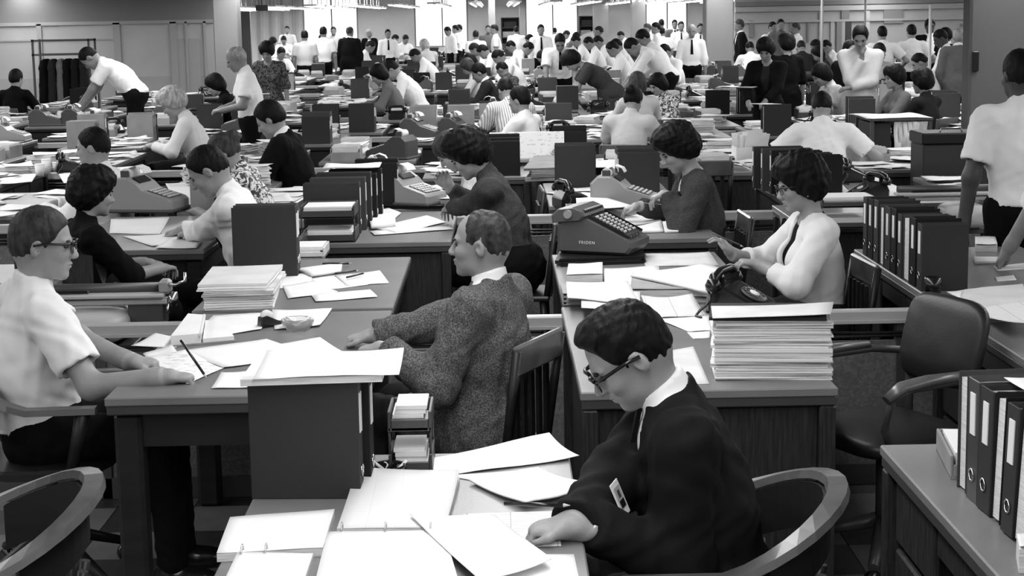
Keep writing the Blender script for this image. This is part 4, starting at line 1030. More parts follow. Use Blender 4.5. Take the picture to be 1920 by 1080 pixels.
# ------------------------------------------------------------------ office machines
def calculator(x, y, z, rz, label):
    r = empty('calculating_machine', (x, y, z), radians(rz), label, 'calculator')
    out = [(-0.20, 0.0), (0.19, 0.0), (0.215, 0.03), (0.215, 0.058), (0.195, 0.07), (-0.03, 0.175), (-0.07, 0.185), (-0.17, 0.175), (-0.20, 0.14)]
    b = MB(); b.prism(out, -0.145, 0.145, 0.016); body = b.build('body', M_MACHD, r)
    MB().box((0, 0, 0.006), (0.37, 0.25, 0.02), 0.004).build('base', M_BLACK, r, (0, 0, -0.006))
    T = Matrix.Rotation(radians(25), 3, 'Y')
    kp = MB().box((0, 0, 0), (0.225, 0.235, 0.012), 0.003, T).build('key_plate', M_STEEL, r, (0.075, 0.0, 0.127))
    ky = MB().box((0, 0, 0), (0.014, 0.012, 0.012), 0.003).mesh('key')
    for i in range(9):
        for j in range(9):
            p = T @ Vector((-0.092+i*0.021, -0.098+j*0.0225, 0.012)); o = link('key', ky, M_KEY if (j % 3) else M_KEYD, kp, p); o.rotation_euler = (0, radians(25), 0)
    bg = MB().box((0, 0, 0), (0.02, 0.03, 0.014), 0.004).mesh('function_key')
    for j in range(4):
        p = T @ Vector((0.118, -0.10+j*0.045, 0.012)); o = link('function_key', bg, M_KEYD, kp, p); o.rotation_euler = (0, radians(25), 0)
    for sy in (-1, 1): MB().box((0.075, sy*0.121, 0.136), (0.23, 0.004, 0.018), 0.001, T).build('side_rail', M_BLACK, r)
    c = MB(); c.prism([(-0.215, 0.15), (-0.06, 0.165), (-0.035, 0.19), (-0.045, 0.215), (-0.10, 0.235), (-0.18, 0.225), (-0.22, 0.19)], -0.17, 0.15, 0.012); cr = c.build('carriage', M_MACHD, r)
    d = MB()
    MB().box((-0.048, -0.01, 0.211), (0.02, 0.26, 0.012), 0.002, Matrix.Rotation(radians(40), 3, 'Y')).build('dial_window', M_BLACK, cr)
    for j in range(11): MB().tube([(-0.050, -0.125+j*0.023, 0.217), (-0.050, -0.113+j*0.023, 0.217)], 0.006, 7).build('dial_wheel', M_KEY, cr)
    MB().tube([(-0.12, -0.165, 0.20), (-0.12, -0.19, 0.20)], 0.022, 12).build('carriage_knob', M_MACH, cr)
    cu = bpy.data.curves.new('lettering', 'FONT'); cu.body = 'FRIDEN'; cu.size = 0.022; cu.extrude = 0.0008; cu.align_x = 'CENTER'; cu.space_character = 1.25
    tmp = bpy.data.objects.new('lettering_curve', cu); COL.objects.link(tmp); bpy.context.view_layer.update()
    tm = bpy.data.meshes.new_from_object(tmp.evaluated_get(bpy.context.evaluated_depsgraph_get())); bpy.data.objects.remove(tmp)
    t = link('lettering', tm, M_TAG, r, (-0.03, -0.1465, 0.045)); t.rotation_euler = (pi/2, 0, 0)
    return r
def accounting_machine(x, y, z, rz, label, width=1.0, crank=True, legs=True):
    """Long-carriage book-keeping machine; carriage runs along X, back turned to -Y."""
    r = empty('bookkeeping_machine', (x, y, 0), radians(rz), label, 'office machine'); w = width
    def bx(nm, c, d, m, ch=0.004): return MB().box((0, 0, 0), d, ch).build(nm, m, r, (c[0], c[1], z+c[2]))
    V, F = pad_shape(w*0.42, 0.13, 0.26, bulge=0.02); b = MB(); b.add([(v[1], v[0], v[2]) for v in V], F, True); b.build('rear_cover', M_MACHL, r, (w*0.12, -0.02, z+0.07))
    bx('body', (0, 0.22, 0.06), (w*0.62, 0.34, 0.14), M_MACHD, 0.02)
    bx('carriage_rail', (0, 0.0, 0.165), (w, 0.07, 0.022), M_RAIL); bx('carriage_tray', (0, -0.005, 0.192), (w*0.98, 0.10, 0.016), M_MACHL); bx('scale_bar', (-w*0.1, -0.02, 0.208), (w*0.5, 0.012, 0.012), M_BLACK)
    bx('carriage_end', (w*0.40, 0.03, 0.115), (w*0.16, 0.10, 0.10), M_STEEL)
    MB().tube([(-w*0.46, 0.03, z+0.215), (w*0.47, 0.03, z+0.215)], 0.022, 12).build('platen', M_STEEL, r)
    if crank:
        MB().lathe([(0.001, 0), (0.03, 0.004), (0.034, 0.02), (0.03, 0.036), (0.001, 0.04)], 14, (w*0.5, 0, z+0.17), Matrix.Rotation(pi/2, 3, 'Y')).build('platen_knob', M_CHROME, r)
        MB().box((0, 0, 0), (0.05, 0.06, 0.06), 0.012).build('carriage_lock', M_MACH, r, (w*0.49, 0, z+0.225))
        MB().tube([(w*0.50, -0.02, z+0.235), (w*0.545, -0.03, z+0.235), (w*0.585, -0.03, z+0.25), (w*0.587, -0.03, z+0.285)], 0.007, 8).build('crank', M_CHROME, r)
        MB().tube([(w*0.505, -0.035, z+0.16), (w*0.507, -0.05, z+0.12)], 0.006, 8).build('release_lever', M_CHROME, r)
    if legs:
        bx('stand_top', (0, 0.2, -0.02), (w*0.7, 0.5, 0.03), M_STEEL)
        for sx in (-1, 1):
            for sy in (0, 1): MB().tube([(sx*w*0.32, -0.02+sy*0.44, 0), (sx*w*0.32, -0.02+sy*0.44, z-0.03)], 0.018, 8).build('stand_leg', M_STEEL, r)
    return r

# ------------------------------------------------------------------ rows of desks near the camera
dF = desk(-0.605, 0.17, 2.65, 4.09, 'desk under the open notebooks of the man in the black suit', 'ped')
dRF = desk(0.99, 1.80, 2.65, 4.09, 'bare-cornered desk carrying a row of thick binders beside the empty padded chair', 'ped', open_side=-1)
d1 = desk(-1.22, -0.43, 4.79, 6.195, 'grey-topped table shared by the writing man and the man in tweed', 'table')
d2 = desk(-1.23, -0.43, 6.265, 7.62, 'grey-topped table with folders and pencils behind the tweed jacket man', 'table')
dR1 = desk(0.235, 1.02, 4.745, 6.195, 'dark wooden desk with the tall paper stack on its corner', 'ped')
dR2 = desk(0.245, 1.03, 6.265, 7.60, 'desk of the woman in the white cardigan', 'ped')
dRR1 = desk(1.70, 2.50, 4.80, 6.195, 'dark desk holding printed sheets beside the empty padded chair back', 'ped', open_side=-1)
dRR2 = desk(1.70, 2.50, 6.265, 7.60, 'dark desk carrying the long row of binders near the standing man', 'ped', open_side=-1)
dL1b = desk(-2.75, -1.98, 7.05, 7.62, 'narrow side desk with letter tray behind the writing man', 'ped')
low_partition(6.23, -3.2, 3.2, 'low grey cable partition between the first two rows of desks')
low_partition(9.53-0.03, -4.2, 4.2, 'low grey cable partition behind the woman in the dark cardigan')
low_partition(12.86, -5.4, 5.4, 'low grey partition behind the big white drawing board')

# desk of the man in the black suit
p = PZ(575, 937); binder(p.x+0.0, p.y+0.035, ZD, 0.262, 0.285, 0.062, 1, 'large dark binder standing under the white pad, facing the camera', M_BIND, rz=-3)
binder(p.x+0.02, p.y+0.115, ZD, 0.262, 0.285, 0.07, 1, 'dark binder standing behind the large front binder', M_BIND2, rz=-3)
# pad lying on the two binders
q = [PY(517, 742, p.y-0.02), PY(727, 711, p.y+0.0), PY(702, 672, p.y+0.20), PY(492, 690, p.y+0.20)]; zt = ZD+0.288
pd = empty('writing_pad', (p.x+0.06, p.y+0.08, zt), 0, 'thick white pad lying across the tops of the standing binders', 'notepad')
q = [Vector((-0.20, -0.12, 0)), Vector((0.13, -0.10, 0)), Vector((0.13, 0.11, 0)), Vector((-0.20, 0.12, 0))]
mb = MB(); mb.add([(v.x, v.y, 0.0) for v in q]+[(v.x, v.y, 0.016) for v in q], [(3, 2, 1, 0), (4, 5, 6, 7), (0, 1, 5, 4), (1, 2, 6, 5), (2, 3, 7, 6), (3, 0, 4, 7)]); mb.build('page_block', M_EDGE, pd)
s = sheet_quad('sheet', None, 'padtop', 0, M_PAPER, world=[v*1.03+Vector((0, 0, zt)) for v in (q[3], q[2], q[1], q[0])], curl=0.012, wave=0.01); s.name = 'top_sheet'; s.parent = pd; s.location = (0, 0, 0.017)
t_ = tray(-0.235, 3.98, 0.11, 0.16, 'two-tier letter tray of papers behind the dark binders', h=0.05, m=M_STEEL, tiers=2, fill=1.1)
ap = PZ(728, 897); ashtray(ap.x, ap.y, 'round dark glass ashtray behind the open notebook', M_ASHD, 0.047, 0.035)
notebook([(668, 906), (862, 908), (835, 1003), (632, 1005)], [(615, 1012), (832, 1008), (862, 1110), (590, 1110)], 'open ring notebook with curling page in front of the man in black', 0.016, 0.014, ring_px=[(642, 1008), (724, 1007), (808, 1007)])
notebook([(432, 985), (628, 970), (606, 1043), (407, 1054)], [(446, 1052), (588, 1054), (566, 1120), (415, 1120)], 'smaller open ring notebook at the front left corner of the desk', 0.018, 0.0, ring_px=[(455, 1052), (500, 1050)])
sheet_quad('paper_sheet', [(742, 876), (1030, 824), (1086, 862), (862, 890)], 'long curling report lying at the back of the black-suited man\'s desk', curl=0.004, lift=(0, 0.010, 0.006, 0), wave=0.008)
sheet_quad('paper_sheet', [(838, 892), (1024, 880), (1030, 898), (880, 900)], 'sheet tucked under the curling reports', z=ZD+0.001)
sheet_quad('paper_sheet', [(880, 905), (1010, 884), (1105, 926), (985, 956)], 'stapled report with bowed edge beside the hand of the man in black', z=ZD+0.003, lift=(0.0, 0.006, 0.018, 0.012), wave=0.008, th=0.004)
sheet_quad('paper_sheet', [(868, 964), (1046, 958), (1052, 1024), (866, 1030)], 'ruled form being filled in by the man in the black suit', m=M_FORM, z=ZD+0.001)
sheet_quad('paper_sheet', [(768, 970), (930, 968), (1035, 1052), (905, 1095)], 'large loose sheet lying across the open notebook', m=M_PAPER, z=ZD+0.019, wave=0.006, lift=(0.004, 0, 0, 0))
sheet_quad('paper_sheet', [(910, 1040), (1076, 1040), (1090, 1105), (900, 1110)], 'pale sheet at the near edge of the desk beside the black suit', z=ZD+0.001)

# table shared by the writing man and the man in tweed
J = [('paper_sheet', [(246, 650), (292, 626), (352, 636), (330, 652)], 'small sheet left of the desk calendar', M_PAPER), 
     ('paper_sheet', [(268, 664), (322, 650), (352, 690), (300, 706)], 'sheet under the pencil of the writing man', M_PAPER),
     ('paper_sheet', [(240, 674), (348, 664), (420, 690), (352, 720)], 'sheet under the hand of the writing man', M_SCRIPT),
     ('paper_sheet', [(330, 660), (500, 636), (580, 668), (418, 690)], 'broad sheet in front of the desk calendar', M_PAPER),
     ('paper_sheet', [(455, 655), (600, 637), (650, 664), (505, 686)], 'broad sheet nearest the tweed sleeve', M_PAPER),
     ('paper_sheet', [(415, 700), (505, 698), (482, 728), (396, 729)], 'single sheet at the front edge of the shared table', M_PAPER),
     ('paper_sheet', [(400, 592), (508, 586), (490, 618), (345, 640)], 'sheet behind the desk calendar', M_PAPER),
     ('paper_sheet', [(510, 582), (623, 582), (600, 612), (515, 618)], 'sheet with a torn corner behind the glass ashtray', M_PAPER)]
for i, (nm, px, lb, m) in enumerate(J): sheet_quad(nm, px, lb, m=m, z=ZD+0.0012*(i % 4), wave=0.004, lift=(0, 0.006*(i % 3), 0.004*(i % 2), 0))
book_open([(318, 652), (442, 641), (420, 612), (352, 606)], 'open desk calendar on the table of the writing man', h1=0.034, h2=0.014)
ap = PZ(558, 617); ashtray(ap.x, ap.y, 'clear octagonal glass ashtray on the shared table', M_ASHG, 0.062, 0.04, 8)
ap = PZ(508, 612); td = empty('tape_dispenser', ap, 0.6, 'small dark tape dispenser beside the glass ashtray', 'tape dispenser')
b = MB(); b.prism([(-0.05, 0), (0.06, 0), (0.06, 0.012), (0.03, 0.02), (-0.02, 0.045), (-0.045, 0.04)], -0.018, 0.018, 0.004); b.build('body', M_BLACK, td); MB().lathe([(0.008, -0.01), (0.024, -0.01), (0.024, 0.01), (0.008, 0.01)], 14, (-0.015, 0, 0.04), Matrix.Rotation(pi/2, 3, 'X')).build('tape_roll', M_TAG, td)

# second table
p = PZ(498, 520); binder(p.x, p.y+0.04, ZD, 0.285, 0.315, 0.075, 1, 'tall dark binder standing alone on the table behind the folders', M_BIND)
binder(p.x-0.005, p.y+0.125, ZD, 0.285, 0.315, 0.07, 1, 'binder hidden behind the tall dark binder on the folder table', M_BIND3)
folder_pile([(378, 582), (508, 578), (530, 540), (398, 545)], 7, 0.10, 'bulging folder in the pile on the second table', 'folders piled on the second table', m=(M_PAPER2, M_PAPER, M_EDGE), jag=0.015)
J = [([(466, 524), (582, 512), (590, 536), (480, 545)], 'sheet right of the tall dark binder'), ([(556, 508), (642, 497), (640, 512), (585, 520)], 'note pad lying far back beside the pencils'),
     ([(530, 537), (585, 528), (634, 548), (540, 560)], 'sheet right of the folder pile'), ([(580, 523), (632, 516), (690, 535), (600, 545)], 'sheet under two pencils'), ([(628, 517), (712, 508), (730, 531), (650, 536)], 'sheet with bent corner at the right of the second table'),
     ([(583, 553), (694, 543), (708, 557), (592, 566)], 'long envelope lying on the second table')]
for i, (px, lb) in enumerate(J): sheet_quad('paper_sheet', px, lb, z=ZD+0.0015*(i % 3), wave=0.003, th=0.0012 if i != 1 else 0.012)
for (a, b_, lb) in (((605, 494), (660, 494), 'dark pencil at the back edge of the second table'), ((628, 513), (672, 507), 'dark pencil lying across the note pad'), ((650, 520), (684, 512), 'pencil on the bent-cornered sheet')):
    pen(PZ(*a, ZD+0.016), PZ(*b_, ZD+0.016), lb)
tray(PZ(575, 478).x, PZ(575, 478).y, 0.2, 0.24, 'pale letter tray beside the tall dark binder', h=0.05, m=M_PAPER2, fill=0.9)

# desk of the tall paper stack and of the woman in the white cardigan
folder_pile([(1338, 713), (1558, 713), (1545, 680), (1336, 680)], 24, 0.19, 'paper bundle in the tall stack', 'bundles of the tall paper stack', jag=0.008, m=(M_PAPER, M_PAPER2, M_EDGE, M_PAPER), top='dark folder lying on top of the tall paper stack')
sheet_quad('paper_sheet', None, 'curled pale sheet lying on top of the tall paper stack', world=[PZ(1333, 690)+Vector((0, 0, 0.2)), PZ(1550, 690)+Vector((0.02, 0, 0.2)), PZ(1556, 716)+Vector((0, 0, 0.2)), PZ(1336, 716)+Vector((0, 0, 0.2))], m=M_PAPER2, lift=(0, 0.012, 0.012, 0), wave=0.003)

folder_pile([(1045, 500), (1205, 494), (1200, 462), (1050, 466)], 4, 0.035, 'black folder under the key-driven calculating machine', 'black folders under the calculating machine', m=(M_BIND2, M_BIND2, M_VINYL), jag=0.01)
calculator(PZ(1130, 486).x, PZ(1130, 486).y+0.02, ZD+0.045, -24, 'dark calculating machine with rows of keys on black folders').scale = (0.9, 0.9, 0.9)
J = [([(1204, 478), (1330, 474), (1348, 498), (1210, 500)], 'pale ledger sheet behind the white cardigan woman\'s papers', M_PAPER2), ([(1130, 505), (1235, 500), (1242, 530), (1135, 540)], 'curled sheet in front of the calculating machine', M_PAPER),
     ([(1182, 520), (1320, 500), (1374, 515), (1328, 552)], 'thick white report before the woman in the white cardigan', M_PAPER), ([(1175, 548), (1230, 540), (1335, 548), (1330, 558)], 'sheet edge under the thick white report', M_PAPER),
     ([(1062, 532), (1178, 530), (1200, 572), (1064, 560)], 'big blank sheet covering the binders of the white cardigan desk', M_PAPER), ([(1090, 548), (1200, 548), (1200, 580), (1090, 580)], 'lower blank sheet near the tilted form', M_PAPER)]
for i, (px, lb, m) in enumerate(J): sheet_quad('paper_sheet', px, lb, z=ZD+(0.0, 0.002, 0.03, 0.002, 0.05, 0.04)[i], m=m, wave=0.006, th=(0.0012, 0.002, 0.012, .002, 0.004, 0.003)[i])
block_quad('book', [(1182, 558), (1330, 556), (1330, 520), (1185, 525)], 0.028, 'grey book under the thick white report', m=M_GREYPAPER, cat='book')
for i in range(3):
    c_ = PZ(1100, 562); bb = empty('ring_binder', (c_.x, c_.y, ZD+0.0165*i), 0, ['grey binder lying lowest under the big blank sheet', 'grey binder lying second under the big blank sheet', 'grey binder lying topmost under the big blank sheet'][i], 'binder')
    mb = MB(); mb.box((0, 0, 0.0015), (0.2, 0.23, 0.003)); mb.box((0, 0, 0.0135), (0.2, 0.23, 0.003)); mb.box((-0.099, 0, 0.0075), (0.003, 0.23, 0.012)); mb.build('cover', M_GREYPAPER, bb); MB().box((0.004, 0, 0.0075), (0.18, 0.215, 0.0085)).build('pages', M_EDGE, bb)
block_quad('desk_index', [(1062, 530), (1130, 528), (1130, 505), (1066, 508)], 0.03, 'thick loose-leaf index beside the calculating machine', cat='index')
sheet_quad('paper_sheet', [(1202, 570), (1298, 562), (1325, 592), (1222, 597)], 'tilted form propped on the crumpled sheets', m=M_FORM, lift=(0.03, 0.02, 0.0, 0.0), wave=0.006)
sheet_quad('paper_sheet', [(1232, 600), (1330, 592), (1335, 620), (1290, 622)], 'sheet beside the clear glass ashtray', wave=0.004)
sheet_quad('paper_sheet', [(1288, 624), (1332, 622), (1330, 634), (1300, 636)], 'small slip beside the tall paper stack', wave=0.002)
sheet_quad('paper_sheet', [(1255, 658), (1300, 650), (1330, 720), (1262, 722)], 'pale carbon sheet near the front edge beside the tall stack', z=ZD, m=M_PAPER2)
ap = PZ(1215, 612); ashtray(ap.x, ap.y, 'clear glass ashtray with ends in front of the tilted form', M_ASHG, 0.055, 0.035, 8, butts=3)
block_quad('cigarette_packet', [(1205, 632), (1245, 626), (1240, 616), (1208, 619)], 0.02, 'small white packet beside the clear glass ashtray', cat='packet')
pp = PZ(1388, 585); phone(pp.x, pp.y+0.02, -30, 'black rotary telephone behind the tall paper stack', size=1.05)

# right: row of binders on the desk with the padded chair, and the binders of the long row
RB = [(1.255, 0.30), (1.33, 0.31), (1.40, 0.30), (1.475, 0.30), (1.55, 0.30), (1.62, 0.30)]
for i in range(6):
    binder(1.232+0.0*i, 3.68-0.085*i, ZD, 0.30, 0.285+0.004*(i % 2), 0.058+0.012*(i % 3), (1, -1, -1, 1, -1, 1)[i], ['farthest upright binder of the front right row', 'second binder from the back in the front right row', 'third binder from the back in the front right row', 'thick binder under the loose sheet in the front right row', 'fifth binder from the back in the front right row', 'nearest upright binder of the front right row'][i], (M_BIND3, M_STEEL, M_BIND, M_BIND2, M_BIND, M_BIND2)[i], rz=4, tilt=(0, 0, 1, 2, 2, 3)[i])
sheet_quad('paper_sheet', None, 'white sheet lying on top of the front right binders', world=[Vector((1.14, 3.55, ZD+0.30)), Vector((1.42, 3.55, ZD+0.30)), Vector((1.42, 3.30, ZD+0.295)), Vector((1.16, 3.30, ZD+0.295))], wave=0.006)
tray(1.17, 3.88, 0.14, 0.26, 'low card box of papers at the back of the front right desk', h=0.06, m=M_CARD, fill=0.9, rz=-8)
block_quad('card_stack', [(1910, 1075), (1975, 1075), (1960, 1045), (1905, 1045)], 0.05, 'small pale box at the lower right corner', cat='box')
tones = [M_BIND, M_BIND2, M_BIND3, M_BIND, M_BIND2, M_BIND, M_BIND3, M_BIND, M_BIND2, M_BIND]
yb = PZ(1775, 545).y; xb = PZ(1765, 545).x
labs = ['nearest', 'second nearest', 'third', 'fourth', 'fifth', 'sixth', 'seventh', 'eighth', 'ninth', 'farthest']
for i in range(10):
    t = 0.075+0.012*((i*7) % 3); w = 0.19
    binder(1.802+0.004*((i*3) % 3), yb+0.03+0.108*i, ZD, w, 0.272+0.006*((i*5) % 3), t, -1 if i % 4 != 2 else 1, '%s binder of the long row beside the standing man' % labs[i], tones[i])
sheet_quad('paper_sheet', [(1775, 548), (1882, 536), (1935, 562), (1835, 575)], 'printed sheet at the back of the right desk near the binders', m=M_SCRIPT, z=ZD+0.02, wave=0.01)
folder_pile([(1800, 610), (1935, 600), (1925, 555), (1815, 565)], 5, 0.05, 'bundle of printed sheets under the form on the right desk', 'bundles on the right desk', jag=0.02, m=(M_PAPER, M_PAPER2, M_GREYPAPER))
sheet_quad('paper_sheet', [(1830, 578), (1930, 565), (1960, 610), (1850, 600)], 'printed form on top of the bundles at the right', m=M_FORM, z=ZD+0.055, wave=0.01)
sheet_quad('paper_sheet', [(1828, 496), (1872, 494), (1872, 486), (1826, 486)], 'note block right of the long binder row', th=0.012)
block_quad('paper_stack', [(1828, 472), (1870, 472), (1866, 455), (1828, 455)], 0.03, 'small pile of pads right of the long binder row', cat='paper stack')
sheet_quad('paper_sheet', [(1862, 500), (1925, 493), (1930, 504), (1870, 508)], 'sheet under the hand at the right edge')
sheet_quad('paper_sheet', [(1864, 520), (1900, 516), (1906, 525), (1868, 528)], 'slip of paper at the right edge desk')
ap = PZ(1762, 560); td = empty('pencil_cup', (ap.x, ap.y+0.1, ZD), 0, 'small black pencil cup behind the padded chair', 'cup'); MB().lathe([(0.001, 0), (0.03, 0), (0.034, 0.07), (0.029, 0.07), (0.026, 0.01), (0.001, 0.01)], 14).build('cup_wall', M_BLACK, td)
padded_chair(1.30, 5.30, 185, 'empty padded armchair with metal frame beside the tall paper stack').rotation_euler = (0, 0, radians(205))

# left: book-keeping machine behind the low partition
accounting_machine(PY(165, 540, 6.55).x-0.13, 6.55, 0.58, 0, 'long-carriage book-keeping machine with chrome crank behind the writing man', 0.92)
# the empty chair in the corner
wood_chair(-1.27, 3.64, 200, 'empty wooden armchair at the lower left corner')
# ------------------------------------------------------------------ people
OCC = []      # (x, y, radius) floor spots taken by people
PRE = {
 'write': dict(l1=10, l2=20, neck=36, head=(0, 34, 0)), 'upright': dict(l1=2, l2=6, neck=18, head=(0, 8, 0)), 'read': dict(l1=6, l2=14, neck=32, head=(0, 30, 0)),
 'lean': dict(l1=20, l2=34, neck=50, head=(0, 45, 0)), 'stand': dict(seated=False, l1=0, l2=4, neck=12, head=(0, 4, 0)), 'standlook': dict(seated=False, l1=2, l2=8, neck=26, head=(0, 28, 0)),
 'bend': dict(seated=False, l1=34, l2=52, neck=66, head=(0, 58, 0), lh=(0.62, 0.14, 0.80), rh=(0.62, -0.16, 0.80)), 'bend2': dict(seated=False, l1=20, l2=32, neck=44, head=(0, 40, 0), lh=(0.5, 0.2, 0.80), rh=(0.5, -0.2, 0.80)),
}
def fig(label, u, v, Y, face, pre, L=None, R=None, Ld=None, Rd=None, res=None, chair=None, key=None, mats=None, fit=(0.9, 1.1), **kw):
    spec = {k: kw.pop(k) for k in ('dress', 'sleeve', 'hair', 'hoff', 'tie', 'seed', 'legs', 'shoes', 'fold') if k in kw}
    pose = dict(PRE[pre]); pose.setdefault('seated', True)
    if pose['seated']: pose.setdefault('hip', 0.56)
    pose.update(kw); size = 1.0; T = PY(u, v, Y); k = skeleton(**pose)
    lt = k['hc']+k['HR'].T@A(-0.012, 0, 0.122)*k['hs']; size = T.z/lt[2]
    if not fit[0] <= size <= fit[1]: print('FIT', label[:40], round(size, 3), 'z', round(T.z, 2))
    size = min(max(size, fit[0]), fit[1])
    Rm = Matrix.Rotation(radians(face), 3, 'Z'); root = Vector((T.x, T.y, 0))-(Rm @ Vector(lt))*size; root.z = 0
    def loc(t):
        p = PZ(t[1], t[2], t[3]) if t[0] == 'z' else PY(t[1], t[2], t[3])
        q = Rm.transposed() @ ((p-root)/size); return tuple(q)
    if L: pose['lh'] = loc(L)
    if R: pose['rh'] = loc(R)
    if Ld: pose['lhd'] = tuple(Rm.transposed() @ Vector(Ld))
    if Rd: pose['rhd'] = tuple(Rm.transposed() @ Vector(Rd))
    spec['pose'] = pose
    r, k = person(label, root, face, spec, mats, res or (0.007 if Y < 9.2 else 0.009 if Y < 13 else 0.0115 if Y < 20 else 0.0145 if Y < 27 else 0.02), key, size)
    OCC.append((root.x, root.y, 0.26))
    if 8.9 < Y < 31: face_bits(r, k, (mats or {}).get('hair', M_HAIR))
    if chair:
        wood_chair(root.x, root.y, face, chair, size=1.0) if Y < 5.35 else simple_chair(root.x, root.y, face, chair, size=0.93)
    return r, k, size
HM = dict(black=M_HAIR, brown=M_HAIRB, sandy=M_HAIRS, grey=M_HAIRG, fair=M_HAIRF)

# the five nearest
rA, kA, _ = fig('man in white short-sleeved shirt and dark glasses writing at the shared table', 78, 390, 5.25, 4, 'upright', R=('z', 305, 706, 0.775), L=('z', 258, 688, 0.775), Rd=(0.96, 0.30, -0.12), Ld=(0.95, 0.1, -0.1),
    l1=-7, l2=2, neck=12, twist=26, head=(2, 6, 0), re=(-0.1, -0.2, -1), le=(-0.2, 0.5, -0.8), res=0.0055, dress='shirt', sleeve='short', hair='short', mats=dict(hair=M_HAIRS, bottom=M_BLACKC), chair='wooden armchair of the man writing in the white shirt', curl=0.62, seed=3)
face_bits(rA, kA, M_HAIRS); glasses(rA, kA, thick=0.0046)
rB, kB, _ = fig('man in speckled tweed jacket leaning back beside the shared table', 905, 394, 5.38, 154, 'upright', L=('z', 722, 652, 0.79), R=('z', 700, 630, 0.79), Ld=(-0.95, 0.3, -0.12), Rd=(-0.95, 0.2, -0.12),
    l1=-12, l2=-2, neck=12, head=(16, 0, 0), le=(0.1, 0.3, -0.9), re=(0, -0.5, -0.8), res=0.0055, dress='jacket', sleeve='long', hair='crew', tie=True, mats=dict(hair=M_HAIRS, top=M_TWEED, bottom=M_DARKC), chair='wooden armchair of the man in tweed', curl=0.65, seed=5)
face_bits(rB, kB, M_HAIRB)
rF, kF, _ = fig('man in black suit and glasses bent over the open notebooks', 1126, 586, 3.58, 180, 'read', L=('z', 1108, 985, 0.785), R=('z', 1075, 985, 0.785), Ld=(-0.93, 0.25, -0.15), Rd=(-0.9, 0.1, -0.1),
    l1=6, l2=14, neck=32, head=(5, 37, -3), le=(0.5, 0.15, -0.9), re=(0.3, -0.5, -0.8), res=0.0052, dress='jacket', sleeve='long', hair='quiff', tie=True, mats=dict(hair=M_HAIR, top=M_SUIT, bottom=M_SUIT), chair='wooden armchair of the man in the black suit', curl=0.62, seed=7)
face_bits(rF, kF, M_HAIR); glasses(rF, kF, thick=0.005)
rG, kG, _ = fig('woman in white cardigan and cat-eye glasses holding a pencil', 1492, 298, 6.85, 184, 'upright', L=('y', 1425, 497, 6.78), R=('y', 1372, 478, 7.0), Ld=(-0.93, 0.1, 0.2), Rd=(-0.5, 0.1, 0.8),
    sex='f', l1=-3, l2=4, neck=18, head=(3, 14, 0), le=(0.6, 0.3, -0.8), re=(0.2, -0.6, -0.7), res=0.006, dress='cardigan', sleeve='three', hair='bouffant', mats=dict(hair=M_HAIR, top=M_WKNIT, inner=M_BLACKC, bottom=M_DARKC), chair='wooden armchair of the woman in the white cardigan', curl=0.5, seed=9, fold=0.0035)
face_bits(rG, kG, M_HAIR); glasses(rG, kG, thick=0.0028)
rC, kC, _ = fig('woman in dark cardigan lifting a sheet above her desk', 1252, 243, 8.55, 182, 'read', L=('y', 1252, 362, 8.45), R=('y', 1200, 386, 8.75), Ld=(-0.9, 0.0, -0.3), Rd=(-0.9, 0.0, -0.2),
    sex='f', l1=2, l2=10, neck=28, head=(6, 30, 0), le=(0.3, 0.2, -0.9), re=(0, -0.6, -0.7), res=0.0065, dress='cardigan', sleeve='long', hair='bouffant', mats=dict(hair=M_HAIR, top=M_KNIT, inner=M_CHECK, bottom=M_KNIT), chair='wooden armchair of the woman in the dark cardigan', curl=0.5, seed=11)
face_bits(rC, kC, M_HAIR)
# earrings and badge
er = MB(); q = kG['hc']+kG['HR'].T@A(-0.005, 0.079, -0.048)*kG['hs']; er.lathe([(0.001, -0.007), (0.006, -0.004), (0.006, 0.004), (0.001, 0.007)], 10, tuple(q)); er.build('earring', M_TAG, rG)
from mathutils.bvhtree import BVHTree
def on_surface(root, part, u, v):
    # where the line of sight through a pixel meets a garment, in the wearer's own frame
    bpy.context.view_layer.update(); o = [c for c in root.children if c.name.split('.')[0] == part][0]; inv = o.matrix_world.inverted()
    t = BVHTree.FromPolygons([x.co[:] for x in o.data.vertices], [p.vertices[:] for p in o.data.polygons]); p0 = inv @ Vector((0, 0, HC)); d = (inv.to_3x3() @ ray(u, v)).normalized()
    h, n, _, _ = t.ray_cast(p0, d); return h, n
bq, nq = on_surface(rF, 'jacket', 1158, 936)
if bq is None: bq, nq = Vector((0.2, 0.1, 0.9)), Vector((0, 1, 0))
upv = Vector(kF['d2']); nq = nq.normalized(); lv = upv.cross(nq).normalized(); uv = nq.cross(lv); bq = bq+nq*0.006
Rb = Matrix((nq, lv, uv)).transposed()
bo = MB().box((0, 0, 0), (0.003, 0.052, 0.085), 0.001, Rb).build('photo_badge', M_TAG, rF, bq)
def bp(nm, y, z, w, h, m, x=0.0022): MB().box(Rb @ Vector((x, y, z)), (0.001, w, h), 0, Rb).build(nm, m, bo)
bp('badge_picture', 0, 0.004, 0.036, 0.052, M_GREYPAPER); bp('badge_portrait_head', 0, 0.012, 0.013, 0.018, M_STEEL, 0.0028); bp('badge_portrait_shoulders', 0, -0.012, 0.028, 0.018, M_BIND2, 0.0028); bp('badge_print', -0.012, -0.034, 0.012, 0.008, M_BLACK)
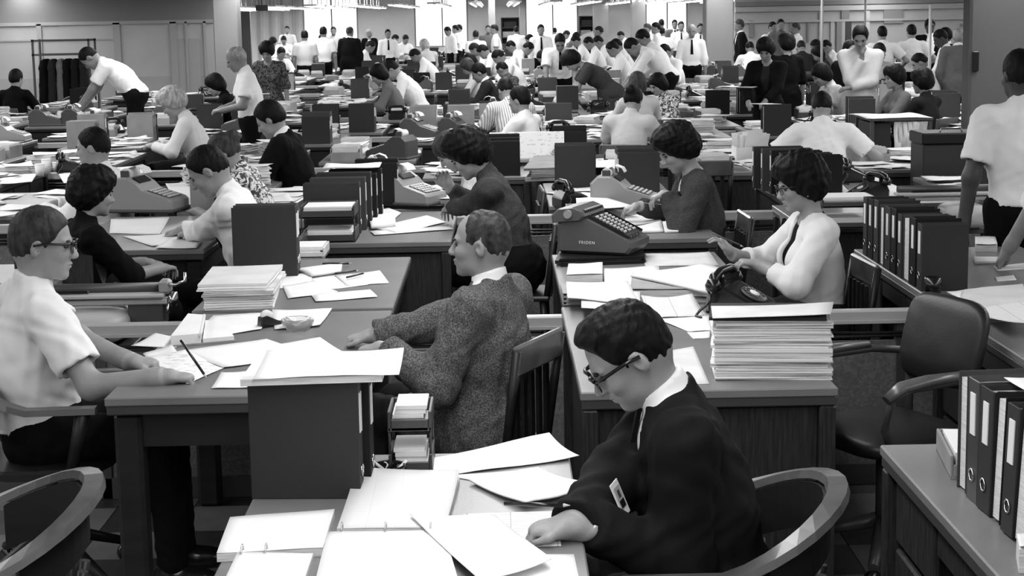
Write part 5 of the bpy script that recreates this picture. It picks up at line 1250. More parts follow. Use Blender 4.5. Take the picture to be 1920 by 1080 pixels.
# pencils in hands
def held(root, k, sg, label, d, size, m=M_BLACK, off=0.09):
    Wm = Matrix.Rotation(root.rotation_euler.z, 3, 'Z'); p = root.location+(Wm @ Vector(k[sg]['W']+k[sg]['hd']*off))*size; d = Vector(d).normalized()
    return pen(p+Vector((0, 0, 0.015))+d*0.09, p+Vector((0, 0, 0.015))-d*0.06, label, m)
held(rA, kA, -1, 'dark pencil in the hand of the writing man', (-0.55, 0.25, 0.75), 1)
held(rF, kF, 1, 'pencil in the hand of the man in the black suit', (-0.9, 0.3, -0.05), 1)
pen(PY(1336, 437, 6.97), PY(1394, 463, 6.97), 'pencil raised by the woman in the white cardigan', M_STEEL)

# second circle
N1 = dict
P2 = [
 ('woman with dark bouffant and black top seated behind the writing man', 176, 326, 7.55, 32, 'upright', N1(sex='f', dress='blouse', hair='bouffant', sleeve='half', seed=2, mats=dict(top=M_BLACKC))),
 ('man in white long-sleeved shirt bent over papers before the adding machine', 366, 281, 8.05, 180, 'write', N1(hair='short', seed=4, tie=True, L=('z', 352, 440, 0.785), R=('z', 345, 432, 0.785), mats=dict())),
 ('woman in floral blouse seated behind the white-shirted writer', 402, 256, 9.7, 176, 'write', N1(sex='f', dress='blouse', sleeve='short', hair='bun', seed=6, mats=dict(top=M_FLORAL, hair=M_HAIRS))),
 ('man with dark hair in profile looking left beside the white cup', 170, 240, 9.9, 176, 'upright', N1(hair='short', seed=8, hip=0.52)),
 ('person in black jacket with white collar reading at a desk', 492, 195, 11.6, 172, 'read', N1(hair='short', hoff=0.02, dress='jacket', seed=10, mats=dict(top=M_BLACKC))),
 ('woman in dark knitted top holding a cigarette near the pale adding machine', 856, 254, 8.5, 176, 'write', N1(sex='f', dress='blouse', hair='bouffant', seed=12, mats=dict(top=M_KNIT), L=('z', 822, 404, 0.785), R=('y', 842, 352, 8.75), Rd=(-0.4, 0, 0.9))),
 ('fair-haired woman in pale print dress behind the woman with the cigarette', 822, 258, 10.05, 182, 'lean', N1(sex='f', dress='dress', sleeve='short', hair='bob', seed=14, mats=dict(top=M_CHECK, hair=M_HAIRS, bottom=M_CHECK))),
 ('man in white shirt from behind with arms spread at the right desks', 1540, 176, 12.2, 82, 'write', N1(hair='short', sleeve='short', seed=16, lh=(0.35, 0.42, 0.78), rh=(0.35, -0.42, 0.78))),
 ('woman in pale blouse with dark bun seen from behind', 1190, 165, 13.8, 70, 'read', N1(sex='f', dress='blouse', sleeve='short', hair='bun', seed=18, mats=dict(top=M_SHIRT2))),
 ('man in white shirt with dark hair beside the striped shirt', 972, 163, 14.4, 150, 'upright', N1(hair='short', seed=20, hoff=0.014)),
 ('man in striped short-sleeved shirt seen from behind', 944, 150, 16.2, 110, 'write', N1(hair='short', sleeve='short', seed=22, mats=dict(top=M_STRIPE))),
 ('fair-haired woman in pale sweater at the left desks', 310, 172, 14.3, 182, 'write', N1(sex='f', dress='blouse', hair='bouffant', seed=24, mats=dict(top=M_WKNIT, hair=M_HAIRF))),
 ('woman in black top with short dark hair near the bald man', 392, 142, 18.5, 180, 'write', N1(sex='f', dress='blouse', hair='bob', seed=26, mats=dict(top=M_BLACKC))),
 ('person in black seen from behind at the far left', 30, 131, 21.5, 75, 'upright', N1(hair='short', hoff=0.02, seed=28, mats=dict(top=M_BLACKC))),
 ('woman in light sweater with dark hair leaning over her desk', 700, 124, 20.5, 182, 'write', N1(sex='f', dress='blouse', hair='bob', seed=30, mats=dict(top=M_GREYC))),
 ('man in grey jacket in profile at the middle desks', 890, 121, 21.5, 176, 'read', N1(hair='short', hoff=0.015, dress='jacket', seed=32, mats=dict(top=M_DARKC, skin=M_SKIN2))),
 ('man in white shirt bent behind the light sweater woman', 722, 118, 22.8, 178, 'lean', N1(hair='short', seed=34)),
 ('fair-haired person in pale top seen from behind at the centre', 1194, 136, 16.8, 100, 'upright', N1(sex='f', dress='blouse', hair='bob', seed=36, mats=dict(top=M_SHIRT2, hair=M_HAIRS))),
 ('dark-haired woman in patterned blouse beside the fair-haired person', 1226, 141, 17.7, 210, 'read', N1(sex='f', dress='blouse', hair='bob', seed=38, mats=dict(top=M_FLORAL))),
 ('woman in light blouse with bent head at the right desks', 1530, 123, 18.2, 186, 'write', N1(sex='f', dress='blouse', hair='bob', sleeve='short', seed=40, mats=dict(top=M_CHECK))),
 ('woman in pale grey blouse with curly dark hair in front of folded arms person', 1675, 126, 17.2, 190, 'upright', N1(sex='f', dress='blouse', hair='bouffant', sleeve='half', seed=42, mats=dict(top=M_GREYC))),
 ('woman in dark top with round dark hair right of the curly-haired woman', 1727, 133, 16.2, 130, 'upright', N1(sex='f', dress='blouse', hair='bouffant', seed=44, mats=dict(top=M_DARKC))),
 ('man in white shirt in profile beside the office group', 1716, 102, 22.0, 176, 'read', N1(hair='short', seed=46, mats=dict(skin=M_SKIN2))),
 ('man in white shirt bent low under the office group', 1678, 88, 26.5, 182, 'lean', N1(hair='short', seed=48)),
]
for (lb, u, v, Y, face, pre, kw) in P2:
    kw = dict(kw); ch = None
    who = lb.split(' with ')[0].split(' seated')[0]
    r_, k_, s_ = fig(lb, u, v, Y, face, pre, chair='wooden chair under the '+' '.join(lb.split()[:11]), **kw)
    if Y < 8.9: face_bits(r_, k_, M_HAIR, lips=kw.get('sex') == 'f')
# standing figures of the middle ground
P3 = [
 ('man in white short-sleeved shirt standing with his back turned at the right', 1912, 94, 7.85, 97, 'stand', N1(hair='short', sleeve='short', seed=50, mats=dict(skin=M_SKIN3), lh=(0.02, 0.30, 0.80), rh=(0.1, -0.30, 0.85), res=0.008)),
 ('person in pale shirt cut off by the right edge with hand on the desk', 1996, 118, 7.0, 150, 'stand', N1(hair='short', sleeve='half', seed=52, mats=dict(skin=M_SKIN2), lh=(0.28, 0.20, 0.80), rh=(0.05, -0.26, 0.85), res=0.008)),
 ('bald man in white shirt standing and reading a sheet', 432, 89, 16.0, -165, 'standlook', N1(hair='ring', sleeve='short', seed=54, mats=dict(hair=M_HAIRG, skin=M_SKIN2), lh=(0.30, 0.10, 1.05), rh=(0.30, -0.10, 1.05))),
 ('man in white shirt bending over the desk by the coat rack', 150, 97, 20.0, 184, 'bend', N1(hair='short', sleeve='short', seed=56, mats=dict(skin=M_SKIN2))),
 ('woman in dark dress bending over papers at the centre', 1058, 105, 20.0, 180, 'bend', N1(sex='f', dress='dress', sleeve='short', hair='bouffant', seed=58, mats=dict(top=M_KNIT, bottom=M_KNIT))),
 ('man in white shirt and tie leaning on his hands behind the bending woman', 1050, 66, 23.5, -92, 'bend2', N1(hair='short', sleeve='short', tie=True, seed=60, mats=dict(skin=M_SKIN2))),
 ('man in white long-sleeved shirt bending left beside the slatted chairs', 1172, 78, 23.5, 180, 'bend', N1(hair='short', seed=62, mats=dict(skin=M_SKIN2))),
 ('second man in white shirt bending behind his colleague', 1197, 59, 25.3, 186, 'bend2', N1(hair='short', hoff=0.016, seed=64, mats=dict(skin=M_SKIN2))),
 ('woman in dark sweater standing with open folders in her arms', 1434, 77, 17.4, -112, 'standlook', N1(sex='f', dress='cardigan', hair='bouffant', seed=66, mats=dict(top=M_BLACKC, inner=M_DARKC, skin=M_SKIN2, bottom=M_BLACKC), lh=(0.34, 0.05, 1.0), rh=(0.30, -0.16, 0.98))),
 ('woman with tall dark hair standing with her back turned', 1474, 66, 20.0, 110, 'stand', N1(sex='f', dress='dress', hair='bouffant', seed=68, sleeve='half', mats=dict(top=M_BLACKC, bottom=M_BLACKC))),
 ('person in pale shirt standing with folded arms and hand at chin', 1613, 51, 17.6, -105, 'standlook', N1(hair='quiff', hoff=0.02, sleeve='long', seed=70, mats=dict(top=M_SHIRT2, bottom=M_SHIRT2, skin=M_SKIN2), fold=0.002, lh=(0.20, -0.10, 1.04), rh=(0.15, 0.02, 1.34), le=(0.1, 0.4, -1), re=(0.25, -0.25, -1), rhd=(0.1, 0.1, 0.9))),
 ('person in dark clothes standing behind the folded arms', 1594, 77, 19.2, -60, 'stand', N1(hair='short', dress='jacket', seed=72, size=0.95, mats=dict(top=M_BLACKC, skin=M_SKIN2))),
 ('woman in dark printed dress standing near the left column', 498, 83, 21.0, -95, 'standlook', N1(sex='f', dress='dress', hair='bouffant', sleeve='half', seed=74, mats=dict(top=M_FLORALD, bottom=M_FLORALD, skin=M_SKIN2))),
 ('man in pale shirt with arms wide behind the folded arms person', 1654, 49, 25.0, 92, 'stand', N1(hair='short', sleeve='short', seed=76, lh=(0.2, 0.36, 1.05), rh=(0.2, -0.36, 1.05))),
 ('man in checked shirt behind the white shirts at the right', 1652, 71, 22.6, -80, 'read', N1(hair='short', seed=78, mats=dict(top=M_SHIRT2, skin=M_SKIN2))),
 ('man in white shirt seen from behind at the office group', 1709, 46, 25.5, 94, 'stand', N1(hair='short', sleeve='short', seed=80, lh=(0.2, 0.30, 1.05), rh=(0.2, -0.30, 1.05))),
 ('tall dark figure behind the service pole', 1744, 36, 27.5, -90, 'stand', N1(hair='short', dress='jacket', seed=82, hoff=0.02, mats=dict(top=M_BLACKC, skin=M_SKIN3))),
 ('man in white shirt at the service pole facing left', 1757, 57, 22.4, 178, 'standlook', N1(hair='short', seed=84, mats=dict(skin=M_SKIN3), lh=(0.3, 0.1, 0.98), rh=(0.3, -0.1, 0.98))),
 ('figure in black jacket between the white shirt and the grey man', 1772, 53, 24.5, 150, 'stand', N1(hair='short', dress='jacket', seed=86, hoff=0.02, mats=dict(top=M_BLACKC, skin=M_SKIN3))),
 ('grey-haired man in grey jacket standing with his back turned', 1797, 52, 22.0, 84, 'stand', N1(hair='ring', dress='jacket', seed=88, mats=dict(top=M_GREYC, hair=M_HAIRG, bottom=M_GREYC, skin=M_SKIN2))),
]
for (lb, u, v, Y, face, pre, kw) in P3: fig(lb, u, v, Y, face, pre, **dict(kw))

# far figures: a few bodies shared between many
def far(label, u, v, Y, kind, face, top=None, hair='black', skin=M_SKIN2, flip=0, bottom=None):
    sp = {'stand': N1(pre='stand', hair='short', sleeve='short'), 'standtie': N1(pre='stand', hair='short', sleeve='long', tie=True), 'suit': N1(pre='stand', hair='short', dress='jacket', tie=True), 'suitbald': N1(pre='stand', hair='ring', dress='jacket'),
          'sit': N1(pre='write', hair='short'), 'sitw': N1(pre='read', hair='bob', sex='f', dress='blouse'), 'lean': N1(pre='lean', hair='short'), 'bend': N1(pre='bend', hair='short'), 'standw': N1(pre='stand', hair='bob', sex='f', dress='cardigan'), 'standlook': N1(pre='standlook', hair='short')}[kind]
    m = dict(top=top or M_SHIRT, hair=HM[hair], skin=skin)
    if kind == 'standw': m['inner'] = M_SHIRT
    if bottom: m['bottom'] = bottom
    return fig(label, u, v, Y, face, key=('far', kind), chair=('plain chair under the '+' '.join(label.split()[:11])) if kind in ('sit', 'sitw', 'lean') else None, res=0.02, mats=m, seed=1, fit=(0.85, 1.12), **sp)
FAR = [
 ('man in white short sleeves standing with clasped hands, left of the pair', 571, 57, 34.5, 'stand', 90, M_SHIRT2, 'black'), ('man in white shirt standing from behind, right of the pair', 606, 50, 35.5, 'stand', 85, M_SHIRT, 'black'),
 ('man in black suit standing alone left of the middle', 656, 49, 36, 'suitbald', 70, M_BLACKC, 'sandy'), ('small standing man at the battens, leftmost of the far wall', 538, 49, 52, 'stand', -90, M_SHIRT2, 'black'),
 ('seated figure below the battens', 531, 62, 50, 'sit', -90, None, 'black'), ('seated figure with fair top at the far left desks', 515, 71, 46, 'sitw', 0, M_SHIRT, 'brown'), ('seated man looking up in front of the two standing shirts', 529, 90, 33, 'sit', -60, None, 'black'),
 ('man behind the two standing shirts', 625, 50, 45, 'stand', -90, M_SHIRT2, 'black'), ('woman in open dark jacket facing the hall', 692, 55, 46, 'standw', -90, M_BLACKC, 'grey'), ('man in white shirt and dark tie standing by a trolley', 727, 55, 41, 'standtie', -80, None, 'black'),
 ('seated man behind the trolley', 762, 60, 47, 'sit', -60, None, 'black'), ('white-haired person seated with back turned', 793, 75, 36, 'sitw', 120, M_SHIRT2, 'fair'), ('man in white shirt bent over his desk left of the middle', 770, 95, 31, 'lean', 180, None, 'black'),
 ('man in white shirt stooping at the window', 836, 51, 44, 'standlook', -150, None, 'black'), ('left of two heads beneath the bright window', 853, 47, 47, 'stand', 180, M_SHIRT2, 'black'), ('right of two heads beneath the bright window', 860, 46, 49, 'stand', 180, None, 'black'),
 ('man in white shirt seen from behind before the pier', 892, 57, 38, 'stand', 90, None, 'brown'), ('dark-haired man beside the bookcase', 915, 47, 46, 'stand', -90, M_GREYC, 'black'), ('tall man in white shirt in profile before the bookcase', 926, 46, 40, 'stand', 180, None, 'brown'),
 ('bent white shirt, nearest under the tall man in profile', 925, 97, 28, 'lean', 180, None, 'black'), ('dark head of a seated clerk left of the grey jacket man', 874, 103, 25.5, 'sitw', 180, M_GREYC, 'black'), ('light-haired seated clerk behind the grey jacket man', 869, 112, 24, 'sitw', 180, M_SHIRT2, 'sandy'),
 ('seated white shirt in the dark-haired row right of the middle', 897, 85, 31.5, 'lean', 170, None, 'black'), ('white shirt stooping low behind the row of heads', 882, 83, 34, 'lean', 180, None, 'brown'),
 ('seated clerk at the right of the row of heads', 935, 118, 24.5, 'sit', 150, M_FLORALD, 'black'), ('man standing with dark tie between the two bright windows', 1014, 46, 36, 'standtie', -85, None, 'black'), ('white shirt beside the left edge of the middle window', 968, 49, 45, 'stand', 90, None, 'black'),
 ('dark head seated under the middle window', 988, 62, 42, 'sit', 180, M_GREYC, 'black'), ('bent head at the left of the tie man', 1010, 97, 26.5, 'lean', 180, M_DARKC, 'black'), ('seated white shirt behind the leaning man', 1074, 65, 38, 'sit', 180, None, 'black'),
 ('seated figure at the dark bookcase', 1098, 71, 35, 'sit', 180, None, 'black'), ('head beside the dark bookcase', 1085, 57, 46, 'sit', 0, M_GREYC, 'black'), ('man in white bending before the right pier', 1130, 53, 42, 'bend', 0, M_SHIRT2, 'brown'),
 ('seated man with dark hair behind the bending pair', 1149, 73, 31, 'sit', 180, None, 'black'), ('white shirt seated before the bending pair', 1141, 80, 28.5, 'sit', 180, None, 'black'), ('dark-haired head above the bending pair', 1116, 67, 36, 'sit', 180, None, 'black'),
 ('man in white shirt facing away beside the far column', 1229, 42, 35, 'stand', 180, None, 'black'), ('bald head left of the white shirts at the far column', 1213, 44, 40, 'stand', 180, None, 'sandy'), ('man behind the white shirts at the far column', 1240, 36, 46, 'stand', 90, M_SHIRT2, 'black'),
 ('white shirt standing from behind, right of the far column', 1241, 51, 38, 'stand', 90, None, 'black'), ('dark figure standing in front of the right window', 1265, 37, 45, 'suit', -90, M_GREYC, 'black'), ('man with tie in the group at the right window', 1277, 40, 40, 'standtie', -90, None, 'black'),
 ('man in white shirt and tie with hanging arms left of the big column', 1297, 46, 29.5, 'standtie', -95, None, 'grey'), ('man with tie partly hidden by the big column', 1313, 44, 38, 'standtie', -90, None, 'black'), ('seated white shirt behind the slatted chairs', 1240, 85, 27, 'sit', -150, None, 'black'),
 ('man in dark suit standing right of the big column', 1385, 36, 33.5, 'suit', 178, M_BLACKC, 'sandy'), ('seated white back right of the big column', 1405, 80, 31, 'sit', 90, M_SHIRT, 'black'), ('two-tone dark head left of the office door', 1464, 36, 34, 'stand', -90, M_GREYC, 'black'),
 ('standing figure at the left of the office door pair', 1449, 41, 34.5, 'stand', -60, None, 'black'), ('man in white shirt facing left at the glazed office', 1491, 43, 34, 'stand', 180, None, 'sandy'), ('seated head under the glazed office, leftmost', 1501, 78, 30, 'sit', 90, M_DARKC, 'brown'),
 ('seated head under the glazed office, middle', 1524, 76, 31, 'sit', 180, M_GREYC, 'black'), ('seated white shirt under the glazed office, rightmost', 1543, 77, 31.5, 'sit', 180, None, 'black'), ('woman seated before the white shirt under the glazed office', 1527, 88, 27, 'sitw', 180, M_DARKC, 'black'),
 ('clerk in white stooping at the far left window', 650, 66, 50, 'lean', 0, None, 'black'), ('tiny seated clerk under the left window', 600, 64, 54, 'sit', 180, None, 'brown'), ('tiny seated clerk before the far pier', 745, 66, 50, 'sit', 0, None, 'black'),
 ('tiny standing clerk at the widest window', 1040, 52, 53, 'stand', 90, None, 'black'), ('tiny clerk at the right end of the widest window', 1066, 58, 52, 'sit', 0, None, 'brown'), ('tiny clerk seated in front of the far pier right of centre', 1160, 60, 50, 'sit', 180, None, 'black'),
 ('seated white shirt in the far middle rows', 952, 78, 36, 'sit', 180, None, 'black'), ('seated clerk with bent head in the far middle rows', 998, 76, 34, 'lean', 0, None, 'black'), ('seated clerk left of the trolley man', 700, 78, 37, 'sit', 0, None, 'brown'),
]
for (lb, u, v, Y, kind, face, top, hair) in FAR: far(lb, u, v, Y, kind, face, top, hair)

sheet_quad('paper_sheet', None, 'grey folder held open by the standing woman in the dark sweater', world=[PY(1378, 148, 17.2), PY(1388, 146, 17.35), PY(1420, 182, 17.25), PY(1408, 180, 17.05)], m=M_GREYPAPER, th=0.006)
sheet_quad('paper_sheet', None, 'white sheets held low by the standing woman in the dark sweater', world=[PY(1406, 184, 17.1), PY(1440, 188, 17.1), PY(1466, 202, 16.9), PY(1436, 208, 16.9)], th=0.006)
sheet_quad('paper_sheet', None, 'sheet held by the bald standing man', world=[PY(470, 166, 15.75), PY(504, 160, 15.75), PY(506, 186, 15.6), PY(476, 192, 15.6)])
simple_chair(PY(1310, 300, 11.3).x, 11.3, 92, 'empty slatted wooden chair behind the woman in the dark cardigan')
OCC.append((PY(1310, 300, 11.3).x, 11.3, 0.26))
# ------------------------------------------------------------------ middle ground, placed piece by piece
RECTS = []
def add_desk(x0, x1, y0, y1, label, style='ped', **kw):
    RECTS.append((x0, x1, y0, y1, label)); return desk(x0, x1, y0, y1, label, style, **kw)
add_desk(-2.28, -1.50, 8.02, 9.44, 'desk with the pale adding machine before the white-shirted writer', 'table')
add_desk(-1.03, -0.25, 8.14, 9.44, 'desk of the woman with the cigarette', 'ped')
add_desk(0.34, 1.12, 8.10, 9.44, 'desk of the woman in the dark cardigan', 'ped')
add_desk(1.62, 2.42, 8.60, 9.44, 'desk with rotary telephone behind the long binder row', 'ped', open_side=-1)
add_desk(-3.55, -2.75, 9.60, 10.95, 'desk with white cups before the man in profile', 'ped')
add_desk(-1.95, -1.17, 9.60, 10.95, 'desk before the floral blouse', 'ped')
add_desk(0.30, 1.10, 9.60, 10.95, 'paper-strewn desk behind the dark cardigan woman', 'ped')
add_desk(1.75, 2.60, 9.60, 10.95, 'desk with dark binder group at the right', 'ped')
add_desk(-0.55, 0.23, 11.45, 12.78, 'desk behind the white drawing board', 'ped')
add_desk(-2.3, -1.55, 11.0, 12.4, 'desk before the person in the black jacket', 'ped')
# desk of the woman with the cigarette
for i, lb in enumerate(['nearest', 'second', 'third', 'fourth', 'farthest']):
    binder(-0.895+0.018*i, 8.52+0.16*i, ZD, 0.30, 0.275+0.012*(i % 3), 0.075, 1, '%s binder of the five on the desk of the woman with the cigarette' % lb, (M_BIND, M_BIND3, M_BIND, M_BIND2, M_BIND2)[i])
sheet_quad('paper_sheet', None, 'white folder lying on top of the five binders', world=[Vector((-1.0, 9.28, 1.05)), Vector((-0.68, 9.28, 1.05)), Vector((-0.68, 9.05, 1.05)), Vector((-1.0, 9.05, 1.05))], wave=0.01, th=0.006)
tray(-0.885, 8.29, 0.28, 0.25, 'two-tier wooden letter tray at the front of the cigarette woman\'s desk', h=0.065, m=M_BIND3, tiers=2, fill=0.8)
p = PZ(772, 386); adding_machine(p.x, p.y, -28, 'pale adding machine on the desk of the woman with the cigarette', z=ZD+0.012)
block_quad('ledger', [(712, 392), (832, 392), (838, 372), (722, 372)], 0.011, 'dark ledger under the pale adding machine', m=M_BIND2, me=M_BIND2, cat='ledger')
for i, (px, lb, w) in enumerate([([(668, 392), (690, 372), (752, 404), (716, 420)], 'sheet standing askew beside the binders', 0.02), ([(700, 428), (800, 404), (836, 418), (742, 438)], 'sheet under the hand of the woman with the cigarette', 0.006), ([(694, 434), (842, 424), (850, 430), (702, 441)], 'long sheet at the front edge of the cigarette woman\'s desk', 0.003), ([(690, 408), (740, 402), (742, 425), (696, 430)], 'small pad beside the letter tray', 0.004)]):
    sheet_quad('paper_sheet', px, lb, z=ZD+0.002*i, wave=w, th=0.0015 if i != 3 else 0.02)
# desk with the pale adding machine at the left
p = PZ(280, 396); adding_machine(p.x, p.y, -12, 'pale adding machine on the desk at the left', z=ZD+0.002, size=1.12)
for i, (px, lb) in enumerate([([(208, 412), (318, 408), (300, 440), (205, 438)], 'white ledger sheet in front of the left adding machine'), ([(232, 444), (350, 438), (360, 458), (285, 462)], 'ledger page under the white-shirted writer\'s arm'), ([(330, 440), (380, 452), (368, 466), (290, 466)], 'sheet corner at the edge of the left adding machine desk'), ([(310, 345), (360, 342), (372, 372), (330, 378)], 'sheets behind the left adding machine'), ([(330, 372), (372, 370), (380, 385), (336, 390)], 'small pad right of the left adding machine')]):
    sheet_quad('paper_sheet', px, lb, z=ZD+0.002*i, wave=0.004, th=0.002)
# narrow side desk at the far left with trays
tray(PZ(62, 425).x, 7.45, 0.30, 0.24, 'wooden letter tray behind the writing man', h=0.08, m=M_MACHD, fill=0.5)
binder(PZ(82, 395).x, 7.86-0.3, ZD+0.0, 0.26, 0.20, 0.05, 1, 'small dark binder beside the wooden letter tray', M_BIND)
tray(PZ(10, 470).x, 7.22, 0.24, 0.26, 'low tray of papers at the left edge', h=0.05, m=M_STEEL, fill=0.9)
# desk with white cups
for i, u in enumerate((75, 88, 108)):
    p = PZ(u, 330-4*i); c = empty('paper_cup', (p.x, p.y, ZD), 0, ['white cup standing leftmost before the man in profile', 'tall white cup in the middle before the man in profile', 'small white cup nearest the man in profile'][i], 'cup')
    MB().lathe([(0.001, 0), (0.028, 0), (0.038, (0.09, 0.11, 0.07)[i]), (0.034, (0.09, 0.11, 0.07)[i]), (0.025, 0.008), (0.001, 0.008)], 16).build('cup_wall', M_TAG, c); MB().lathe([(0.036, -0.004), (0.040, 0), (0.036, 0.004)], 16, (0, 0, (0.09, 0.11, 0.07)[i])).build('rim', M_TAG, c)
p = PZ(130, 322); phone(p.x, p.y, 20, 'black telephone beside the white cups')
for i, (px, lb) in enumerate([([(5, 330), (70, 326), (60, 342), (0, 346)], 'sheets left of the white cups'), ([(110, 328), (200, 318), (215, 336), (120, 344)], 'white sheet before the man in profile'), ([(200, 316), (262, 312), (272, 326), (210, 330)], 'long white sheet behind the dark bouffant')]): sheet_quad('paper_sheet', px, lb, z=ZD+0.003*i, wave=0.006, th=0.003)
p = PZ(276, 340); binder(p.x, 10.1, ZD, 0.24, 0.25, 0.06, 1, 'dark binder standing alone above the left adding machine', M_BIND)
# desk of the woman in the dark cardigan
p = PZ(1080, 388); phone(p.x-0.02, p.y+0.05, 20, 'black telephone at the back of the dark cardigan woman\'s desk')
p = PZ(1175, 392); adding_machine(p.x, p.y+0.12, -14, 'grey adding machine in front of the dark cardigan woman', m=M_MACH)
tray(PZ(1083, 405).x, PZ(1083, 405).y, 0.13, 0.2, 'small card box beside the dark cardigan woman\'s telephone', h=0.06, m=M_CARD, fill=0.7)
for i, (px, lb, w, t) in enumerate([([(1080, 372), (1130, 368), (1190, 388), (1082, 394)], 'form lying on the card box', 0.004, 0.001), ([(1160, 408), (1230, 398), (1240, 415), (1180, 425)], 'sheet before the dark cardigan woman', 0.006, 0.002), ([(1180, 432), (1240, 418), (1244, 436), (1190, 438)], 'white pad at the front edge of the dark cardigan desk', 0.003, 0.012), ([(1242, 420), (1296, 414), (1294, 436), (1246, 437)], 'second white pad at the front edge of the dark cardigan desk', 0.003, 0.012), ([(1050, 400), (1068, 398), (1056, 445), (1046, 445)], 'sheet edge at the left end of the dark cardigan desk', 0.002, 0.001)]):
    sheet_quad('paper_sheet', px, lb, z=ZD+(0.065 if i == 0 else 0.001), wave=w, th=t)
hp = [PY(1250, 362, 8.42), PY(1226, 360, 8.46), PY(1196, 416, 8.55), PY(1246, 392, 8.40)]
sheet_quad('paper_sheet', None, 'pale sheet lifted by the woman in the dark cardigan', world=hp, m=M_PAPER2, wave=0.004)
# sheets on the desk behind her, and the board
for i, (px, lb) in enumerate([([(1000, 300), (1085, 290), (1130, 303), (1010, 312)], 'curling sheets at the left of the strewn desk'), ([(1070, 300), (1180, 296), (1190, 312), (1070, 318)], 'wide sheet across the middle of the strewn desk'), ([(1140, 302), (1215, 298), (1230, 314), (1145, 318)], 'sheet at the right of the strewn desk')]): sheet_quad('paper_sheet', px, lb, z=ZD+0.05+0.004*i, wave=0.012, th=0.004)
folder_pile([(992, 340), (1060, 338), (1070, 312), (1000, 314)], 4, 0.09, 'grey ledger in the pile at the left of the strewn desk', 'ledgers on the strewn desk', m=(M_GREYPAPER, M_CARD))
p = PZ(1085, 330); block_quad('ledger', [(1010, 330), (1200, 325), (1195, 300), (1020, 304)], 0.05, 'broad dark ledger under the curling sheets', m=M_BIND2, me=M_BIND2, cat='ledger')
bd = empty('drawing_board', PY(988, 272, 12.3), 0, 'big white sheet propped upright on the partition', 'board'); bd.location.z = 0
a, b = PY(919, 298, 12.3), PY(1058, 246, 12.3)
MB().box((0, 0, 0), (b.x-a.x, 0.012, b.z-a.z), 0.002, Matrix.Rotation(radians(-6), 3, 'X')).build('board', M_SCRIPT, bd, (0, 0, (a.z+b.z)/2)); MB().box((0, 0, 0), (b.x-a.x+0.02, 0.06, 0.03), 0.004).build('ledge', M_RAIL, bd, (0, -0.01, a.z-0.015)); MB().box((0, 0, 0), (b.x-a.x, 0.03, a.z-0.03), 0.004).build('panel', M_PANEL, bd, (0, 0.01, (a.z-0.03)/2))
# right middle: telephone, tray, pads, machine, binders
p = PZ(1628, 372); phone(p.x, p.y, 200, 'black telephone left of the standing man')
tray(PZ(1592, 428).x, PZ(1592, 428).y+0.12, 0.30, 0.26, 'stacked letter trays of papers above the white cardigan', h=0.05, m=M_MACHD, tiers=2, fill=0.9)
sheet_quad('paper_sheet', [(1556, 372), (1568, 352), (1618, 378), (1600, 388)], 'folded white sheet standing beside the telephone on the right', lift=(0.03, 0.05, 0, 0), wave=0.02)
sheet_quad('paper_sheet', [(1620, 336), (1680, 352), (1700, 366), (1640, 362)], 'white sheet behind the right telephone', wave=0.01)
sheet_quad('paper_sheet', [(1598, 305), (1676, 308), (1672, 318), (1602, 316)], 'row of sheets on the desk behind the right telephone', wave=0.02, th=0.004)
sheet_quad('paper_sheet', [(1690, 376), (1750, 368), (1760, 380), (1700, 388)], 'sheet beside the right book-keeping machine', wave=0.004)
accounting_machine(PY(1722, 350, 9.2).x+0.12, 9.0, 0.66, 0, 'book-keeping machine with rounded cover left of the standing man', 0.62, crank=True)
for i, lb in enumerate(['nearest', 'second', 'third', 'fourth', 'farthest']): binder(PZ(1500, 352).x-0.03-0.028*i, 9.72+0.17*i, ZD, 0.32, 0.27, 0.07, -1, '%s binder of the dark group above the white cardigan' % lb, (M_BIND2, M_BIND, M_BIND2, M_BIND3, M_BIND)[i])
# upright papers in a crate
cr = empty('paper_crate', (PZ(1412, 300).x, PZ(1412, 300).y+0.1, ZD), 0, 'open crate of upright loose papers near the dark binder group', 'crate')
tray_w = 0.26
for sx in (-1, 1): MB().box((sx*0.13, 0, 0.05), (0.01, 0.26, 0.10)).build('side', M_TAG, cr)
for sy in (-1, 1): MB().box((0, sy*0.125, 0.05), (0.25, 0.01, 0.10)).build('side', M_TAG, cr)
rn = random.Random(5)
for i in range(9):
    o = MB().box((0, 0, 0.11), (0.17+rn.uniform(-.03, .03), 0.003, 0.2+rn.uniform(-.03, .04)), 0, Matrix.Rotation(rn.uniform(-0.25, 0.25), 3, 'Y') @ Matrix.Rotation(rn.uniform(-0.3, 0.3), 3, 'X')).build('upright_paper', M_PAPER, cr, (rn.uniform(-.05, .05), -0.1+i*0.025, 0.0))
